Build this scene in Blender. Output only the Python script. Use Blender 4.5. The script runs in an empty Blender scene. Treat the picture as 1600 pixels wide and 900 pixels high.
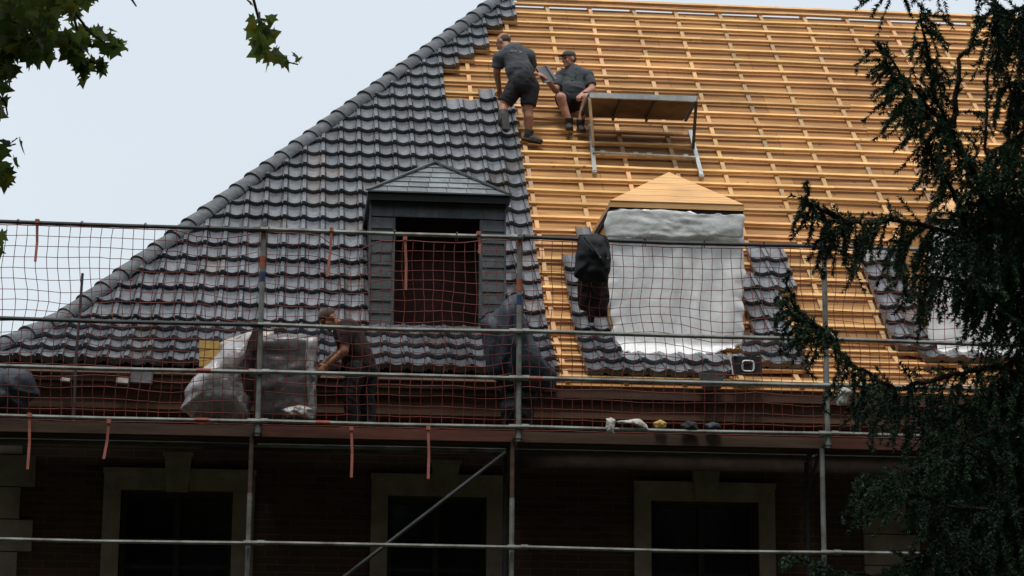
import bpy, bmesh, math, random
import numpy as np
from mathutils import Vector, Matrix, noise

sc = bpy.context.scene
C = sc.collection
R_ = random.Random(7)

# ------------------------------------------------------------------ camera
FPX, TH, YW, RO = 3500.0, math.radians(11.5), math.radians(5.6), -0.008
cF = Vector((math.sin(YW) * math.cos(TH), math.cos(YW) * math.cos(TH), math.sin(TH)))
cR0 = Vector((math.cos(YW), -math.sin(YW), 0))
cU0 = cR0.cross(cF)
cR = cR0 * math.cos(RO) - cU0 * math.sin(RO)
cU = cU0 * math.cos(RO) + cR0 * math.sin(RO)
cC = Vector((0, 0, 1.6))
cd = bpy.data.cameras.new('camera')
cam = bpy.data.objects.new('camera', cd)
C.objects.link(cam)
cd.sensor_width = 36
cd.lens = FPX / 1600 * 36
cd.clip_end = 3000
cam.matrix_world = Matrix(((cR.x, cU.x, -cF.x, cC.x), (cR.y, cU.y, -cF.y, cC.y), (cR.z, cU.z, -cF.z, cC.z), (0, 0, 0, 1)))
sc.camera = cam

# ------------------------------------------------------------------ world, sun, exposure
SUN_EL, SUN_AZ = math.radians(72), math.radians(200)      # high, a little to the left of the street, veiled by cloud
w = bpy.data.worlds.new('World')
sc.world = w
w.use_nodes = True
nt = w.node_tree
nt.nodes.clear()
N = nt.nodes.new
L = nt.links.new
out = N('ShaderNodeOutputWorld')
bg = N('ShaderNodeBackground')
bg.inputs[1].default_value = 0.1
sky = N('ShaderNodeTexSky')
sky.sky_type = 'NISHITA'
sky.sun_disc = False
sky.sun_elevation = SUN_EL
sky.sun_rotation = SUN_AZ
sky.dust_density = 3
tc = N('ShaderNodeTexCoord')
sep = N('ShaderNodeSeparateXYZ')
L(tc.outputs['Generated'], sep.inputs[0])
ramp = N('ShaderNodeValToRGB')                             # overcast: brighter overhead than at the horizon
ramp.color_ramp.elements[0].position = 0.0
ramp.color_ramp.elements[0].color = (0.61, 0.66, 0.70, 1)
ramp.color_ramp.elements[1].position = 0.36
ramp.color_ramp.elements[1].color = (0.58, 0.64, 0.70, 1)
e = ramp.color_ramp.elements.new(1.0)
e.color = (0.80, 0.83, 0.86, 1)
L(sep.outputs['Z'], ramp.inputs[0])
nz = N('ShaderNodeTexNoise')
nz.inputs['Scale'].default_value = 2.2
nz.inputs['Detail'].default_value = 5
L(tc.outputs['Generated'], nz.inputs[0])
mr = N('ShaderNodeMapRange')
mr.inputs[3].default_value = 12.2
mr.inputs[4].default_value = 14.6
L(nz.outputs[0], mr.inputs[0])
sc_ = N('ShaderNodeVectorMath')
sc_.operation = 'SCALE'
L(ramp.outputs[0], sc_.inputs[0])
L(mr.outputs[0], sc_.inputs['Scale'])
mx = N('ShaderNodeMixRGB')
mx.inputs[0].default_value = 0.9
L(sky.outputs[0], mx.inputs[1])
L(sc_.outputs[0], mx.inputs[2])
L(mx.outputs[0], bg.inputs[0])
L(bg.outputs[0], out.inputs[0])

sd = bpy.data.lights.new('sun', 'SUN')
sd.energy = 2.0
sd.angle = math.radians(14)
sd.color = (1.0, 0.95, 0.87)
sun = bpy.data.objects.new('sun', sd)
C.objects.link(sun)
sdir = Vector((math.sin(SUN_AZ) * math.cos(SUN_EL), math.cos(SUN_AZ) * math.cos(SUN_EL), math.sin(SUN_EL)))
sun.rotation_euler = sdir.to_track_quat('Z', 'Y').to_euler()
sun.location = sdir * 60
sc.view_settings.view_transform = 'Standard'
sc.view_settings.look = 'None'
sc.view_settings.exposure = 0.0
sc.view_settings.gamma = 1
sc.render.engine = 'CYCLES'

# ------------------------------------------------------------------ pixel <-> place helpers
def ray(px, py):
    return cF + cR * ((px - 800) / FPX) - cU * ((py - 450) / FPX)

def at(px, py, Y):
    d = ray(px, py)
    return cC + d * ((Y - cC.y) / d.y)

def proj(p):
    d = Vector(p) - cC
    q = d.dot(cF)
    if q <= 0.1:
        return (-9999, -9999)
    return 800 + FPX * d.dot(cR) / q, 450 - FPX * d.dot(cU) / q

PI = math.pi
RP, RP2 = math.radians(43), math.radians(30)
YE = 23.5
ZE = at(870, 590, YE).z
nU = Vector((0, -math.sin(RP), math.cos(RP)))
nL = Vector((0, -math.sin(RP2), math.cos(RP2)))

def roof(px, py, off=0.0):
    d = ray(px, py)
    p0 = Vector((0, YE, ZE)) + nU * off
    return cC + d * ((p0 - cC).dot(nU) / d.dot(nU))

def rs(px, py, off=0.0):
    p = roof(px, py, off)
    q = p - nU * off
    return q.x, (q.y - YE) / math.cos(RP)

STEP = 0.324
S0 = 0.124
SB = rs(860, 533)[1]                                       # height of the kick in the roof, along the slope
YB, ZB = YE + SB * math.cos(RP), ZE + SB * math.sin(RP)
SE = SB - 1.34                                             # eave
ST = 9.66                                                  # ridge

def surf(x, s, off=0.0):
    if s >= SB:
        return Vector((x, YE + s * math.cos(RP), ZE + s * math.sin(RP))) + nU * off
    return Vector((x, YB + (s - SB) * math.cos(RP2), ZB + (s - SB) * math.sin(RP2))) + nL * off

YV = surf(0, SE).y
ZV = surf(0, SE).z

# ------------------------------------------------------------------ mesh builder
class MB:
    def __init__(s):
        s.v = []
        s.f = []
        s.m = []
        s.c = []
        s.cur = 0
        s.col = (0.5, 0.5, 0.5, 1)

    def add(s, vs, fs):
        b = len(s.v)
        s.v.extend([tuple(v) for v in vs])
        for f in fs:
            s.f.append([i + b for i in f])
            s.m.append(s.cur)
            s.c.append(s.col)
        return s

    def obox(s, c, ax, ay, az):
        c = Vector(c)
        vs = [c + ax * i + ay * j + az * k for i in (-1, 1) for j in (-1, 1) for k in (-1, 1)]
        return s.add(vs, [(0, 1, 3, 2), (4, 6, 7, 5), (0, 4, 5, 1), (2, 3, 7, 6), (0, 2, 6, 4), (1, 5, 7, 3)])

    def box(s, x0, x1, y0, y1, z0, z1):
        return s.obox(((x0 + x1) / 2, (y0 + y1) / 2, (z0 + z1) / 2), Vector((abs(x1 - x0) / 2, 0, 0)), Vector((0, abs(y1 - y0) / 2, 0)), Vector((0, 0, abs(z1 - z0) / 2)))

    def bar(s, p, q, w, h, up=Vector((0, 0, 1))):
        p, q = Vector(p), Vector(q)
        d = (q - p)
        l = d.length
        if l < 1e-6:
            return s
        d /= l
        sd_ = d.cross(up)
        if sd_.length < 1e-4:
            sd_ = d.cross(Vector((1, 0, 0)))
        sd_.normalize()
        u = sd_.cross(d)
        return s.obox((p + q) / 2, d * (l / 2), sd_ * (w / 2), u * (h / 2))

    def tube(s, pts, r, n=8, cap=True):
        pts = [Vector(p) for p in pts]
        rr = r if isinstance(r, (list, tuple)) else [r] * len(pts)
        vs = []
        fs = []
        prev = None
        for i, p in enumerate(pts):
            d = (pts[min(i + 1, len(pts) - 1)] - pts[max(i - 1, 0)])
            if d.length < 1e-9:
                d = Vector((0, 0, 1))
            d.normalize()
            if prev is None:
                a = d.cross(Vector((0, 0, 1)))
                if a.length < 0.05:
                    a = d.cross(Vector((1, 0, 0)))
            else:
                a = prev - d * prev.dot(d)
            a.normalize()
            prev = a
            b = d.cross(a)
            for k in range(n):
                t = 2 * PI * k / n
                vs.append(p + (a * math.cos(t) + b * math.sin(t)) * rr[i])
        for i in range(len(pts) - 1):
            for k in range(n):
                k2 = (k + 1) % n
                fs.append((i * n + k, i * n + k2, (i + 1) * n + k2, (i + 1) * n + k))
        if cap:
            fs.append(tuple(range(n - 1, -1, -1)))
            fs.append(tuple((len(pts) - 1) * n + k for k in range(n)))
        return s.add(vs, fs)

    def ell(s, c, r, rot=None, nu=12, nv=8):
        c = Vector(c)
        r = (r, r, r) if isinstance(r, (int, float)) else r
        vs = []
        fs = []
        for j in range(1, nv):
            t = PI * j / nv
            for i in range(nu):
                a = 2 * PI * i / nu
                vs.append(Vector((r[0] * math.sin(t) * math.cos(a), r[1] * math.sin(t) * math.sin(a), r[2] * math.cos(t))))
        vs.append(Vector((0, 0, r[2])))
        vs.append(Vector((0, 0, -r[2])))
        T, B = len(vs) - 2, len(vs) - 1
        for j in range(nv - 2):
            for i in range(nu):
                i2 = (i + 1) % nu
                fs.append((j * nu + i, (j + 1) * nu + i, (j + 1) * nu + i2, j * nu + i2))
        for i in range(nu):
            i2 = (i + 1) % nu
            fs.append((T, i, i2))
            fs.append((B, (nv - 2) * nu + i2, (nv - 2) * nu + i))
        if rot:
            vs = [rot @ v for v in vs]
        return s.add([c + v for v in vs], fs)

    def prism(s, poly, d):
        n = len(poly)
        vs = [Vector(p) for p in poly] + [Vector(p) + d for p in poly]
        fs = [tuple(range(n)), tuple(range(2 * n - 1, n - 1, -1))] + [(i, i + n, (i + 1) % n + n, (i + 1) % n) for i in range(n)]
        return s.add(vs, fs)

    def pillow(s, outline, y, front, back=0.02, amp=0.02, sharp=2.0, freq=5.0, seed=0, rings=12, n=72, stretch=(1, 1, 1), edge=0.01):
        """a soft body whose outline is given in the plane Y=y"""
        o = [at(a, b, y) if not isinstance(a, Vector) else a for a, b in outline]
        ln = [(o[(i + 1) % len(o)] - o[i]).length for i in range(len(o))]
        tot = sum(ln)
        rim = []
        for k in range(n):
            t = tot * k / n
            i = 0
            while t > ln[i]:
                t -= ln[i]
                i += 1
            p = o[i].lerp(o[(i + 1) % len(o)], t / ln[i])
            nn = noise.noise(Vector((p.x * 9 + seed, p.z * 9, 3.1)))
            rim.append(p + Vector((nn, 0, noise.noise(Vector((p.x * 9, p.z * 9 + seed, 7.7))))) * edge)
        c = sum(rim, Vector()) / n
        vs = []
        fs = []
        for side in (0, 1):
            th_ = front if side == 0 else back
            for j in range(rings + 1):
                r = 1 - j / (rings + 0.5)
                for k in range(n):
                    p = c.lerp(rim[k], r)
                    h = th_ * (1 - r ** sharp)
                    q = Vector((p.x * stretch[0], seed, p.z * stretch[2])) * freq
                    h2 = amp * (noise.noise(q) + 0.5 * noise.noise(q * 2.3) + 0.6 * (0.5 - abs(noise.noise(q * 1.4 + Vector((5, 5, 5)))))) * min(1, (1 - r) * 6 + 0.15)
                    vs.append(p + Vector((0, (-h - h2) if side == 0 else h, 0)))
            b = side * (rings + 1) * n
            for j in range(rings):
                for k in range(n):
                    k2 = (k + 1) % n
                    q4 = (b + j * n + k, b + j * n + k2, b + (j + 1) * n + k2, b + (j + 1) * n + k)
                    fs.append(q4 if side == 0 else q4[::-1])
            last = tuple(b + rings * n + k for k in range(n))
            fs.append(last if side == 0 else last[::-1])
        h = (rings + 1) * n
        for k in range(n):
            k2 = (k + 1) % n
            fs.append((k, h + k, h + k2, k2))
        return s.add(vs, fs)

    def build(s, name, mat, parent=None, smooth=False, origin=None, remesh=0, smooth_it=0):
        me = bpy.data.meshes.new(name)
        if parent is not None:
            o_ = wloc(parent)
        elif origin is not None:
            o_ = Vector(origin)
        else:
            a = np.array(s.v)
            o_ = Vector(((a[:, 0].min() + a[:, 0].max()) / 2, (a[:, 1].min() + a[:, 1].max()) / 2, a[:, 2].min()))
        me.from_pydata([(v[0] - o_.x, v[1] - o_.y, v[2] - o_.z) for v in s.v], [], s.f)
        mats = mat if isinstance(mat, (list, tuple)) else [mat]
        for m in mats:
            me.materials.append(m)
        if len(mats) > 1:
            me.polygons.foreach_set('material_index', s.m)
        if len(set(s.c)) > 1:
            ca = me.attributes.new('tint', 'FLOAT_COLOR', 'FACE')
            ca.data.foreach_set('color', [x for c in s.c for x in c])
        if smooth:
            me.polygons.foreach_set('use_smooth', [True] * len(me.polygons))
        ob = bpy.data.objects.new(name, me)
        C.objects.link(ob)
        if remesh:
            md = ob.modifiers.new('r', 'REMESH')
            md.mode = 'VOXEL'
            md.voxel_size = remesh
            md.use_smooth_shade = True
            if smooth_it:
                m2 = ob.modifiers.new('s', 'SMOOTH')
                m2.factor = 0.5
                m2.iterations = smooth_it
            dg = bpy.context.evaluated_depsgraph_get()
            dg.update()
            nm = bpy.data.meshes.new_from_object(ob.evaluated_get(dg))
            nm.name = name
            if name in ('shirt', 'shorts', 'trousers'):
                co = [v.co + v.normal * (0.010 * (0.35 - abs(noise.noise(Vector((v.co.x * 6, v.co.y * 6, v.co.z * 13 + v.co.x * 6))))) + 0.002 * noise.noise(v.co * 20)) for v in nm.vertices]
                nm.vertices.foreach_set('co', [x for c in co for x in c])
            ob.modifiers.clear()
            ob.data = nm
            nm.polygons.foreach_set('use_smooth', [True] * len(nm.polygons))
            if not nm.materials:
                nm.materials.append(mats[0])
        if parent is not None:
            ob.parent = parent
        else:
            ob.location = o_
        return ob

def wloc(o):
    v = Vector()
    while o is not None:
        v += o.location
        o = o.parent
    return v

def tag(o, label=None, cat=None, group=None, kind=None):
    if label: o['label'] = label
    if cat: o['category'] = cat
    if group: o['group'] = group
    if kind: o['kind'] = kind
    return o

def thing(name, loc, label, cat, group=None):
    o = bpy.data.objects.new(name, None)
    C.objects.link(o)
    o.location = loc
    o.empty_display_size = 0.3
    return tag(o, label, cat, group)

# ------------------------------------------------------------------ materials
def mat(name, col, rough=0.7, metal=0.0, var=0.25, scale=6.0, stretch=(1, 1, 1), bump=0.0, bscale=40.0, col2=None, spec=0.5, tint=False, objrand=0.0, alpha=None, trans=0.0, sss=0.0):
    m = bpy.data.materials.new(name)
    m.use_nodes = True
    n = m.node_tree.nodes
    l = m.node_tree.links
    b = n['Principled BSDF']
    b.inputs['Roughness'].default_value = rough
    b.inputs['Metallic'].default_value = metal
    b.inputs['Specular IOR Level'].default_value = spec
    t = n.new('ShaderNodeTexCoord')
    mp = n.new('ShaderNodeMapping')
    mp.inputs['Scale'].default_value = stretch
    l.new(t.outputs['Object'], mp.inputs[0])
    nz_ = n.new('ShaderNodeTexNoise')
    nz_.inputs['Scale'].default_value = scale
    nz_.inputs['Detail'].default_value = 6
    nz_.inputs['Roughness'].default_value = 0.65
    l.new(mp.outputs[0], nz_.inputs[0])
    r = n.new('ShaderNodeValToRGB')
    c2 = col2 if col2 else tuple(max(0, c * (1 - var * 1.6)) for c in col)
    c1 = tuple(min(1, c * (1 + var)) for c in col)
    r.color_ramp.elements[0].position = 0.33
    r.color_ramp.elements[0].color = (*c2, 1)
    r.color_ramp.elements[1].position = 0.68
    r.color_ramp.elements[1].color = (*c1, 1)
    l.new(nz_.outputs[0], r.inputs[0])
    src = r.outputs[0]
    if tint:
        a = n.new('ShaderNodeAttribute')
        a.attribute_name = 'tint'
        x = n.new('ShaderNodeMixRGB')
        x.blend_type = 'MULTIPLY'
        x.inputs[0].default_value = 1
        l.new(src, x.inputs[1])
        l.new(a.outputs['Color'], x.inputs[2])
        src = x.outputs[0]
    if objrand:
        oi = n.new('ShaderNodeObjectInfo')
        hs = n.new('ShaderNodeHueSaturation')
        mr_ = n.new('ShaderNodeMapRange')
        mr_.inputs[3].default_value = 1 - objrand
        mr_.inputs[4].default_value = 1 + objrand * 0.5
        l.new(oi.outputs['Random'], mr_.inputs[0])
        l.new(mr_.outputs[0], hs.inputs['Value'])
        mh = n.new('ShaderNodeMath')
        mh.operation = 'MULTIPLY_ADD'
        mh.inputs[1].default_value = 0.02 if objrand > 0.2 else 0.0
        mh.inputs[2].default_value = 0.487 if objrand > 0.2 else 0.5
        wn = n.new('ShaderNodeTexWhiteNoise')
        wn.noise_dimensions = '1D'
        l.new(oi.outputs['Random'], wn.inputs['W'])
        l.new(wn.outputs['Value'], mh.inputs[0])
        l.new(mh.outputs[0], hs.inputs['Hue'])
        l.new(src, hs.inputs['Color'])
        src = hs.outputs[0]
    l.new(src, b.inputs['Base Color'])
    if bump:
        nb = n.new('ShaderNodeTexNoise')
        nb.inputs['Scale'].default_value = bscale
        nb.inputs['Detail'].default_value = 4
        l.new(mp.outputs[0], nb.inputs[0])
        bp = n.new('ShaderNodeBump')
        bp.inputs['Strength'].default_value = bump
        bp.inputs['Distance'].default_value = 0.02
        l.new(nb.outputs[0], bp.inputs['Height'])
        l.new(bp.outputs[0], b.inputs['Normal'])
    if trans:
        b.inputs['Transmission Weight'].default_value = trans
    if sss:
        b.inputs['Subsurface Weight'].default_value = sss
    return m

def brick_mat():
    m = bpy.data.materials.new('brick')
    m.use_nodes = True
    n = m.node_tree.nodes
    l = m.node_tree.links
    b = n['Principled BSDF']
    b.inputs['Roughness'].default_value = 0.9
    t = n.new('ShaderNodeTexCoord')
    s_ = n.new('ShaderNodeSeparateXYZ')
    c = n.new('ShaderNodeCombineXYZ')
    ad = n.new('ShaderNodeMath')
    l.new(t.outputs['Object'], s_.inputs[0])
    l.new(s_.outputs['X'], ad.inputs[0])
    l.new(s_.outputs['Y'], ad.inputs[1])
    l.new(ad.outputs[0], c.inputs[0])
    l.new(s_.outputs['Z'], c.inputs[1])
    bt = n.new('ShaderNodeTexBrick')
    bt.inputs['Scale'].default_value = 1
    bt.inputs['Brick Width'].default_value = 0.25
    bt.inputs['Row Height'].default_value = 0.077
    bt.inputs['Mortar Size'].default_value = 0.006
    bt.inputs['Color1'].default_value = (0.11, 0.05, 0.036, 1)
    bt.inputs['Color2'].default_value = (0.07, 0.034, 0.026, 1)
    bt.inputs['Mortar'].default_value = (0.11, 0.095, 0.08, 1)
    l.new(c.outputs[0], bt.inputs[0])
    l.new(bt.outputs[0], b.inputs['Base Color'])
    bp = n.new('ShaderNodeBump')
    bp.inputs['Strength'].default_value = 0.5
    bp.inputs['Distance'].default_value = 0.01
    bp.invert = True
    l.new(bt.outputs['Fac'], bp.inputs['Height'])
    l.new(bp.outputs[0], b.inputs['Normal'])
    return m

M = {}
M['batten'] = mat('batten_timber', (0.86, 0.52, 0.21), 0.75, var=0.2, scale=4, stretch=(0.8, 6, 6), bump=0.15, objrand=0.32)
M['counter'] = mat('counter_batten_timber', (0.72, 0.41, 0.16), 0.75, var=0.3, scale=2.2, col2=(0.36, 0.27, 0.18), bump=0.15, objrand=0.3)
M['board'] = mat('roof_boarding', (0.50, 0.262, 0.095), 0.85, var=0.3, scale=3.5, stretch=(0.25, 3.5, 3.5), bump=0.2, bscale=18)
M['plank'] = mat('dormer_timber', (0.80, 0.46, 0.19), 0.7, var=0.16, scale=4, stretch=(0.5, 8, 8), bump=0.1)
M['tile'] = mat('roof_tile', (0.135, 0.145, 0.162), 0.26, var=0.22, scale=14, bump=0.12, bscale=60, spec=0.6, tint=True)
M['hiptile'] = mat('hip_tile', (0.092, 0.10, 0.112), 0.5, var=0.35, scale=9, bump=0.15, objrand=0.25)
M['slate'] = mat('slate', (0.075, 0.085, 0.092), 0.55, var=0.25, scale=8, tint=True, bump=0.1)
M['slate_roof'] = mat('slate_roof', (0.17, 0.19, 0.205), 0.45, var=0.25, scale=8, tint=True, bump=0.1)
M['slate_trim'] = mat('slate_trim', (0.10, 0.11, 0.12), 0.4, var=0.2, scale=5)
M['dark'] = mat('dark_interior', (0.012, 0.010, 0.010), 0.9)
M['brick'] = brick_mat()
M['backing'] = mat('dim_backing', (0.06, 0.02, 0.015), 0.85)
M['stone'] = mat('sandstone', (0.36, 0.285, 0.24), 0.85, var=0.2, scale=4, bump=0.2, objrand=0.15)
M['glass'] = mat('window_glass', (0.012, 0.016, 0.018), 0.08, var=0.1)
M['frame'] = mat('window_timber', (0.03, 0.028, 0.026), 0.6)
M['fascia'] = mat('brown_fascia', (0.10, 0.050, 0.03), 0.7, var=0.3, scale=3, stretch=(0.4, 3, 3))
M['cornice'] = mat('cornice_timber', (0.15, 0.078, 0.045), 0.75, var=0.35, scale=2.5, stretch=(0.3, 2, 5))
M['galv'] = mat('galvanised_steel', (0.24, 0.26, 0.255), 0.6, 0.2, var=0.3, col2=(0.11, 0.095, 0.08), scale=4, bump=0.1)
M['galv_dark'] = mat('dark_steel', (0.055, 0.06, 0.062), 0.7, 0.1, var=0.3, scale=7)  # darker, duller copy of the galvanised steel
M['redpaint'] = mat('red_paint', (0.28, 0.05, 0.03), 0.6, var=0.3, scale=8)
M['orange'] = mat('orange_paint', (0.34, 0.09, 0.04), 0.6, var=0.3)
M['blue'] = mat('blue_paint', (0.03, 0.05, 0.14), 0.5)
M['toe'] = mat('toe_board_timber', (0.14, 0.045, 0.032), 0.8, var=0.35, scale=3, stretch=(0.4, 3, 4))
M['deck'] = mat('deck_timber', (0.095, 0.055, 0.038), 0.85, var=0.35, scale=3, stretch=(0.4, 3, 4))
M['darkwood'] = mat('dark_timber', (0.055, 0.034, 0.024), 0.9, var=0.35)
M['net'] = mat('red_netting', (0.24, 0.042, 0.030), 0.7, var=0.25)
M['strap'] = mat('red_webbing', (0.45, 0.15, 0.11), 0.7, var=0.2)
M['tarp'] = mat('white_sheeting', (0.88, 0.89, 0.91), 0.7, var=0.02, scale=3, bump=0.5, bscale=9, stretch=(1.6, 1, 0.8))
M['flap'] = mat('grey_sheeting', (0.66, 0.68, 0.68), 0.75, var=0.12, scale=3, bump=0.7, bscale=9)
M['film'] = mat('plastic_film', (0.46, 0.44, 0.46), 0.3, var=0.35, scale=4, bump=0.8, bscale=12, spec=0.8)
M['film_light'] = mat('pale_film', (0.42, 0.36, 0.30), 0.35, var=0.3, scale=4, bump=0.7, bscale=12)
M['film_dark'] = mat('grey_film', (0.15, 0.14, 0.15), 0.3, var=0.3, scale=4, bump=0.7, bscale=10)
M['yellow'] = mat('yellow_insulation', (0.62, 0.40, 0.12), 0.8, var=0.2)
M['bluetarp'] = mat('dark_blue_tarpaulin', (0.018, 0.030, 0.050), 0.6, var=0.5, scale=5, bump=0.7, bscale=8)
M['black'] = mat('black_cloth', (0.012, 0.014, 0.018), 0.8, var=0.4, bump=0.5, bscale=12)
M['maroon'] = mat('maroon_cloth', (0.03, 0.012, 0.012), 0.85, var=0.3)
M['rag'] = mat('pale_rag', (0.62, 0.58, 0.54), 0.8, var=0.2, bump=0.5)
M['skin'] = mat('skin', (0.50, 0.24, 0.16), 0.55, var=0.12, scale=12)
M['skin_tan'] = mat('tanned_skin', (0.36, 0.16, 0.09), 0.55, var=0.12, scale=12)
M['shirt'] = mat('grey_shirt', (0.062, 0.068, 0.078), 0.85, var=0.08, scale=5, bump=0.2, bscale=22)
M['shorts'] = mat('black_shorts', (0.011, 0.011, 0.014), 0.85, var=0.3, bump=0.5, bscale=20)
M['boot'] = mat('work_boot', (0.03, 0.027, 0.024), 0.7, var=0.3)
M['sock'] = mat('dark_sock', (0.03, 0.03, 0.035), 0.9)
M['cap'] = mat('olive_cap', (0.085, 0.075, 0.05), 0.8)
M['hair'] = mat('short_hair', (0.10, 0.07, 0.055), 0.9, var=0.2, scale=40)
M['print'] = mat('pale_print', (0.35, 0.38, 0.40), 0.8)
M['green'] = mat('green_print', (0.05, 0.16, 0.09), 0.8)
M['alu'] = mat('aluminium', (0.55, 0.57, 0.56), 0.38, 0.6, var=0.2)
M['ply'] = mat('dark_plywood', (0.13, 0.085, 0.05), 0.8, var=0.35, scale=3)  # mottled dark brown plywood
M['white'] = mat('white_plastic', (0.75, 0.78, 0.78), 0.4, var=0.05)
M['bucket'] = mat('grey_bucket', (0.20, 0.21, 0.23), 0.5)
M['needle'] = mat('spruce_needles', (0.075, 0.14, 0.082), 0.6, var=0.45, scale=3, tint=True)
M['bark'] = mat('bark', (0.055, 0.04, 0.03), 0.95, var=0.4, bump=0.6)
M['leaf'] = mat('leaves', (0.15, 0.21, 0.045), 0.55, var=0.35, scale=2, tint=True)
_n = M['leaf'].node_tree.nodes
_l = M['leaf'].node_tree.links
_tr = _n.new('ShaderNodeBsdfTranslucent')
_mx = _n.new('ShaderNodeMixShader')
_mx.inputs[0].default_value = 0.6
_src = _n['Principled BSDF'].inputs['Base Color'].links[0].from_socket
_l.new(_src, _tr.inputs[0])
_l.new(_n['Principled BSDF'].outputs[0], _mx.inputs[1])
_l.new(_tr.outputs[0], _mx.inputs[2])
_l.new(_mx.outputs[0], _n['Material Output'].inputs[0])
M['belt'] = mat('shading_leaves', (0.045, 0.055, 0.03), 0.7, var=0.3, scale=2)  # dulled leaves of the unseen belt added for shading
M['grass'] = mat('lawn', (0.035, 0.055, 0.02), 0.95, var=0.4, scale=0.4, bump=0.4)

def wood_marks(m, panels, strength):
    n = m.node_tree.nodes
    l = m.node_tree.links
    b = n['Principled BSDF']
    src = b.inputs['Base Color'].links[0].from_socket
    t = n.new('ShaderNodeTexCoord')
    if panels:
        sp = n.new('ShaderNodeSeparateXYZ')
        cb = n.new('ShaderNodeCombineXYZ')
        l.new(t.outputs['Object'], sp.inputs[0])
        l.new(sp.outputs['X'], cb.inputs[0])
        l.new(sp.outputs['Z'], cb.inputs[1])
        bt = n.new('ShaderNodeTexBrick')
        bt.inputs['Scale'].default_value = 1
        bt.inputs['Brick Width'].default_value = 2.45
        bt.inputs['Row Height'].default_value = 0.41
        bt.inputs['Mortar Size'].default_value = 0.004
        bt.inputs['Color1'].default_value = (1.08, 1.05, 1.0, 1)
        bt.inputs['Color2'].default_value = (0.74, 0.70, 0.66, 1)
        bt.inputs['Mortar'].default_value = (0.35, 0.3, 0.25, 1)
        l.new(cb.outputs[0], bt.inputs[0])
        x = n.new('ShaderNodeMixRGB')
        x.blend_type = 'MULTIPLY'
        x.inputs[0].default_value = 1
        l.new(src, x.inputs[1])
        l.new(bt.outputs[0], x.inputs[2])
        src = x.outputs[0]
    vo = n.new('ShaderNodeTexVoronoi')
    vo.inputs['Scale'].default_value = 3.0
    l.new(t.outputs['Object'], vo.inputs[0])
    r = n.new('ShaderNodeValToRGB')
    r.color_ramp.elements[0].position = 0.03
    r.color_ramp.elements[0].color = (0.30, 0.2, 0.13, 1)
    r.color_ramp.elements[1].position = 0.085
    r.color_ramp.elements[1].color = (1, 1, 1, 1)
    l.new(vo.outputs['Distance'], r.inputs[0])
    st = n.new('ShaderNodeTexNoise')
    st.inputs['Scale'].default_value = 1.3
    st.inputs['Detail'].default_value = 5
    l.new(t.outputs['Object'], st.inputs[0])
    r2_ = n.new('ShaderNodeValToRGB')
    r2_.color_ramp.elements[0].position = 0.30
    r2_.color_ramp.elements[0].color = (0.72, 0.66, 0.60, 1)
    r2_.color_ramp.elements[1].position = 0.55
    r2_.color_ramp.elements[1].color = (1, 1, 1, 1)
    l.new(st.outputs[0], r2_.inputs[0])
    for k_ in (r.outputs[0], r2_.outputs[0]):
        x = n.new('ShaderNodeMixRGB')
        x.blend_type = 'MULTIPLY'
        x.inputs[0].default_value = strength
        l.new(src, x.inputs[1])
        l.new(k_, x.inputs[2])
        src = x.outputs[0]
    l.new(src, b.inputs['Base Color'])
wood_marks(M['board'], True, 0.8)
wood_marks(M['batten'], False, 0.9)
wood_marks(M['counter'], False, 0.8)
wood_marks(M['plank'], False, 0.6)

# ------------------------------------------------------------------ ground
g = MB()
g.add([(-900, -900, 0), (900, -900, 0), (900, 900, 0), (-900, 900, 0)], [(0, 1, 2, 3)])
tag(g.build('ground', M['grass'], origin=(0, 0, 0)), kind='structure')

# ------------------------------------------------------------------ the house
YWALL = YV + 0.42
house = thing('brick_house', (2.5, YWALL, 0), 'brick house, its hipped roof half dark tiles and half bare orange battens', 'house')

def hip_x(s):                                              # hip line on the roof plane
    return HX0 + (HX1 - HX0) * (s - HS0) / (HS1 - HS0)
a_, b_ = rs(60, 513, 0.19), rs(764, 0, 0.19)
HX0, HS0, HX1, HS1 = a_[0] + 0.03, a_[1], b_[0] + 0.03, b_[1]
XR = 16.0
xcl = hip_x(SE)

# window places in the wall (pixel columns in the wall plane)
WINS = []
for (xa, xb, ia, ib, yt, yo, k0, k1, kt, kb) in ((162, 398, 189, 364, 735, 767, 256, 298, 715, 770), (580, 787, 606, 760, 744, 776, 673, 716, 727, 771), (990, 1209, 1016, 1184, 756, 784, 1079, 1121, 737, 782)):
    X = lambda p, q=780: at(p, q, YWALL).x
    Z = lambda q, p=(xa + xb) / 2: at(p, q, YWALL).z
    WINS.append((X(xa), X(xb), X(ia), X(ib), Z(yt), Z(yo), X(k0), X(k1), Z(kt), Z(kb)))
dx = WINS[2][0] - WINS[1][0]
WINS.append(tuple(v + (dx * 1.72 if i in (0, 1, 2, 3, 6, 7) else 0) for i, v in enumerate(WINS[2])))
WSILL = WINS[0][5] - 1.85
wb = MB()
xs = [xcl + 0.3]
for q in WINS:
    xs += [q[2], q[3]]
xs.append(XR)
ztop = ZV - 0.12
for i in range(0, len(xs), 2):
    wb.box(xs[i], xs[i + 1], YWALL, YWALL + 0.36, 0, ztop)
for q in WINS:
    wb.box(q[2], q[3], YWALL, YWALL + 0.36, q[5], ztop)
    wb.box(q[2], q[3], YWALL, YWALL + 0.36, 0, WSILL)
wb.box(xs[0], xs[0] + 0.36, YWALL + 0.36, YWALL + 13, 0, ztop)
wb.box(XR - 0.36, XR, YWALL + 0.36, YWALL + 13, 0, ztop)
wb.box(xs[0], XR, YWALL + 13, YWALL + 13.3, 0, ztop)
wb.build('wall', M['brick'], house)
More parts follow.
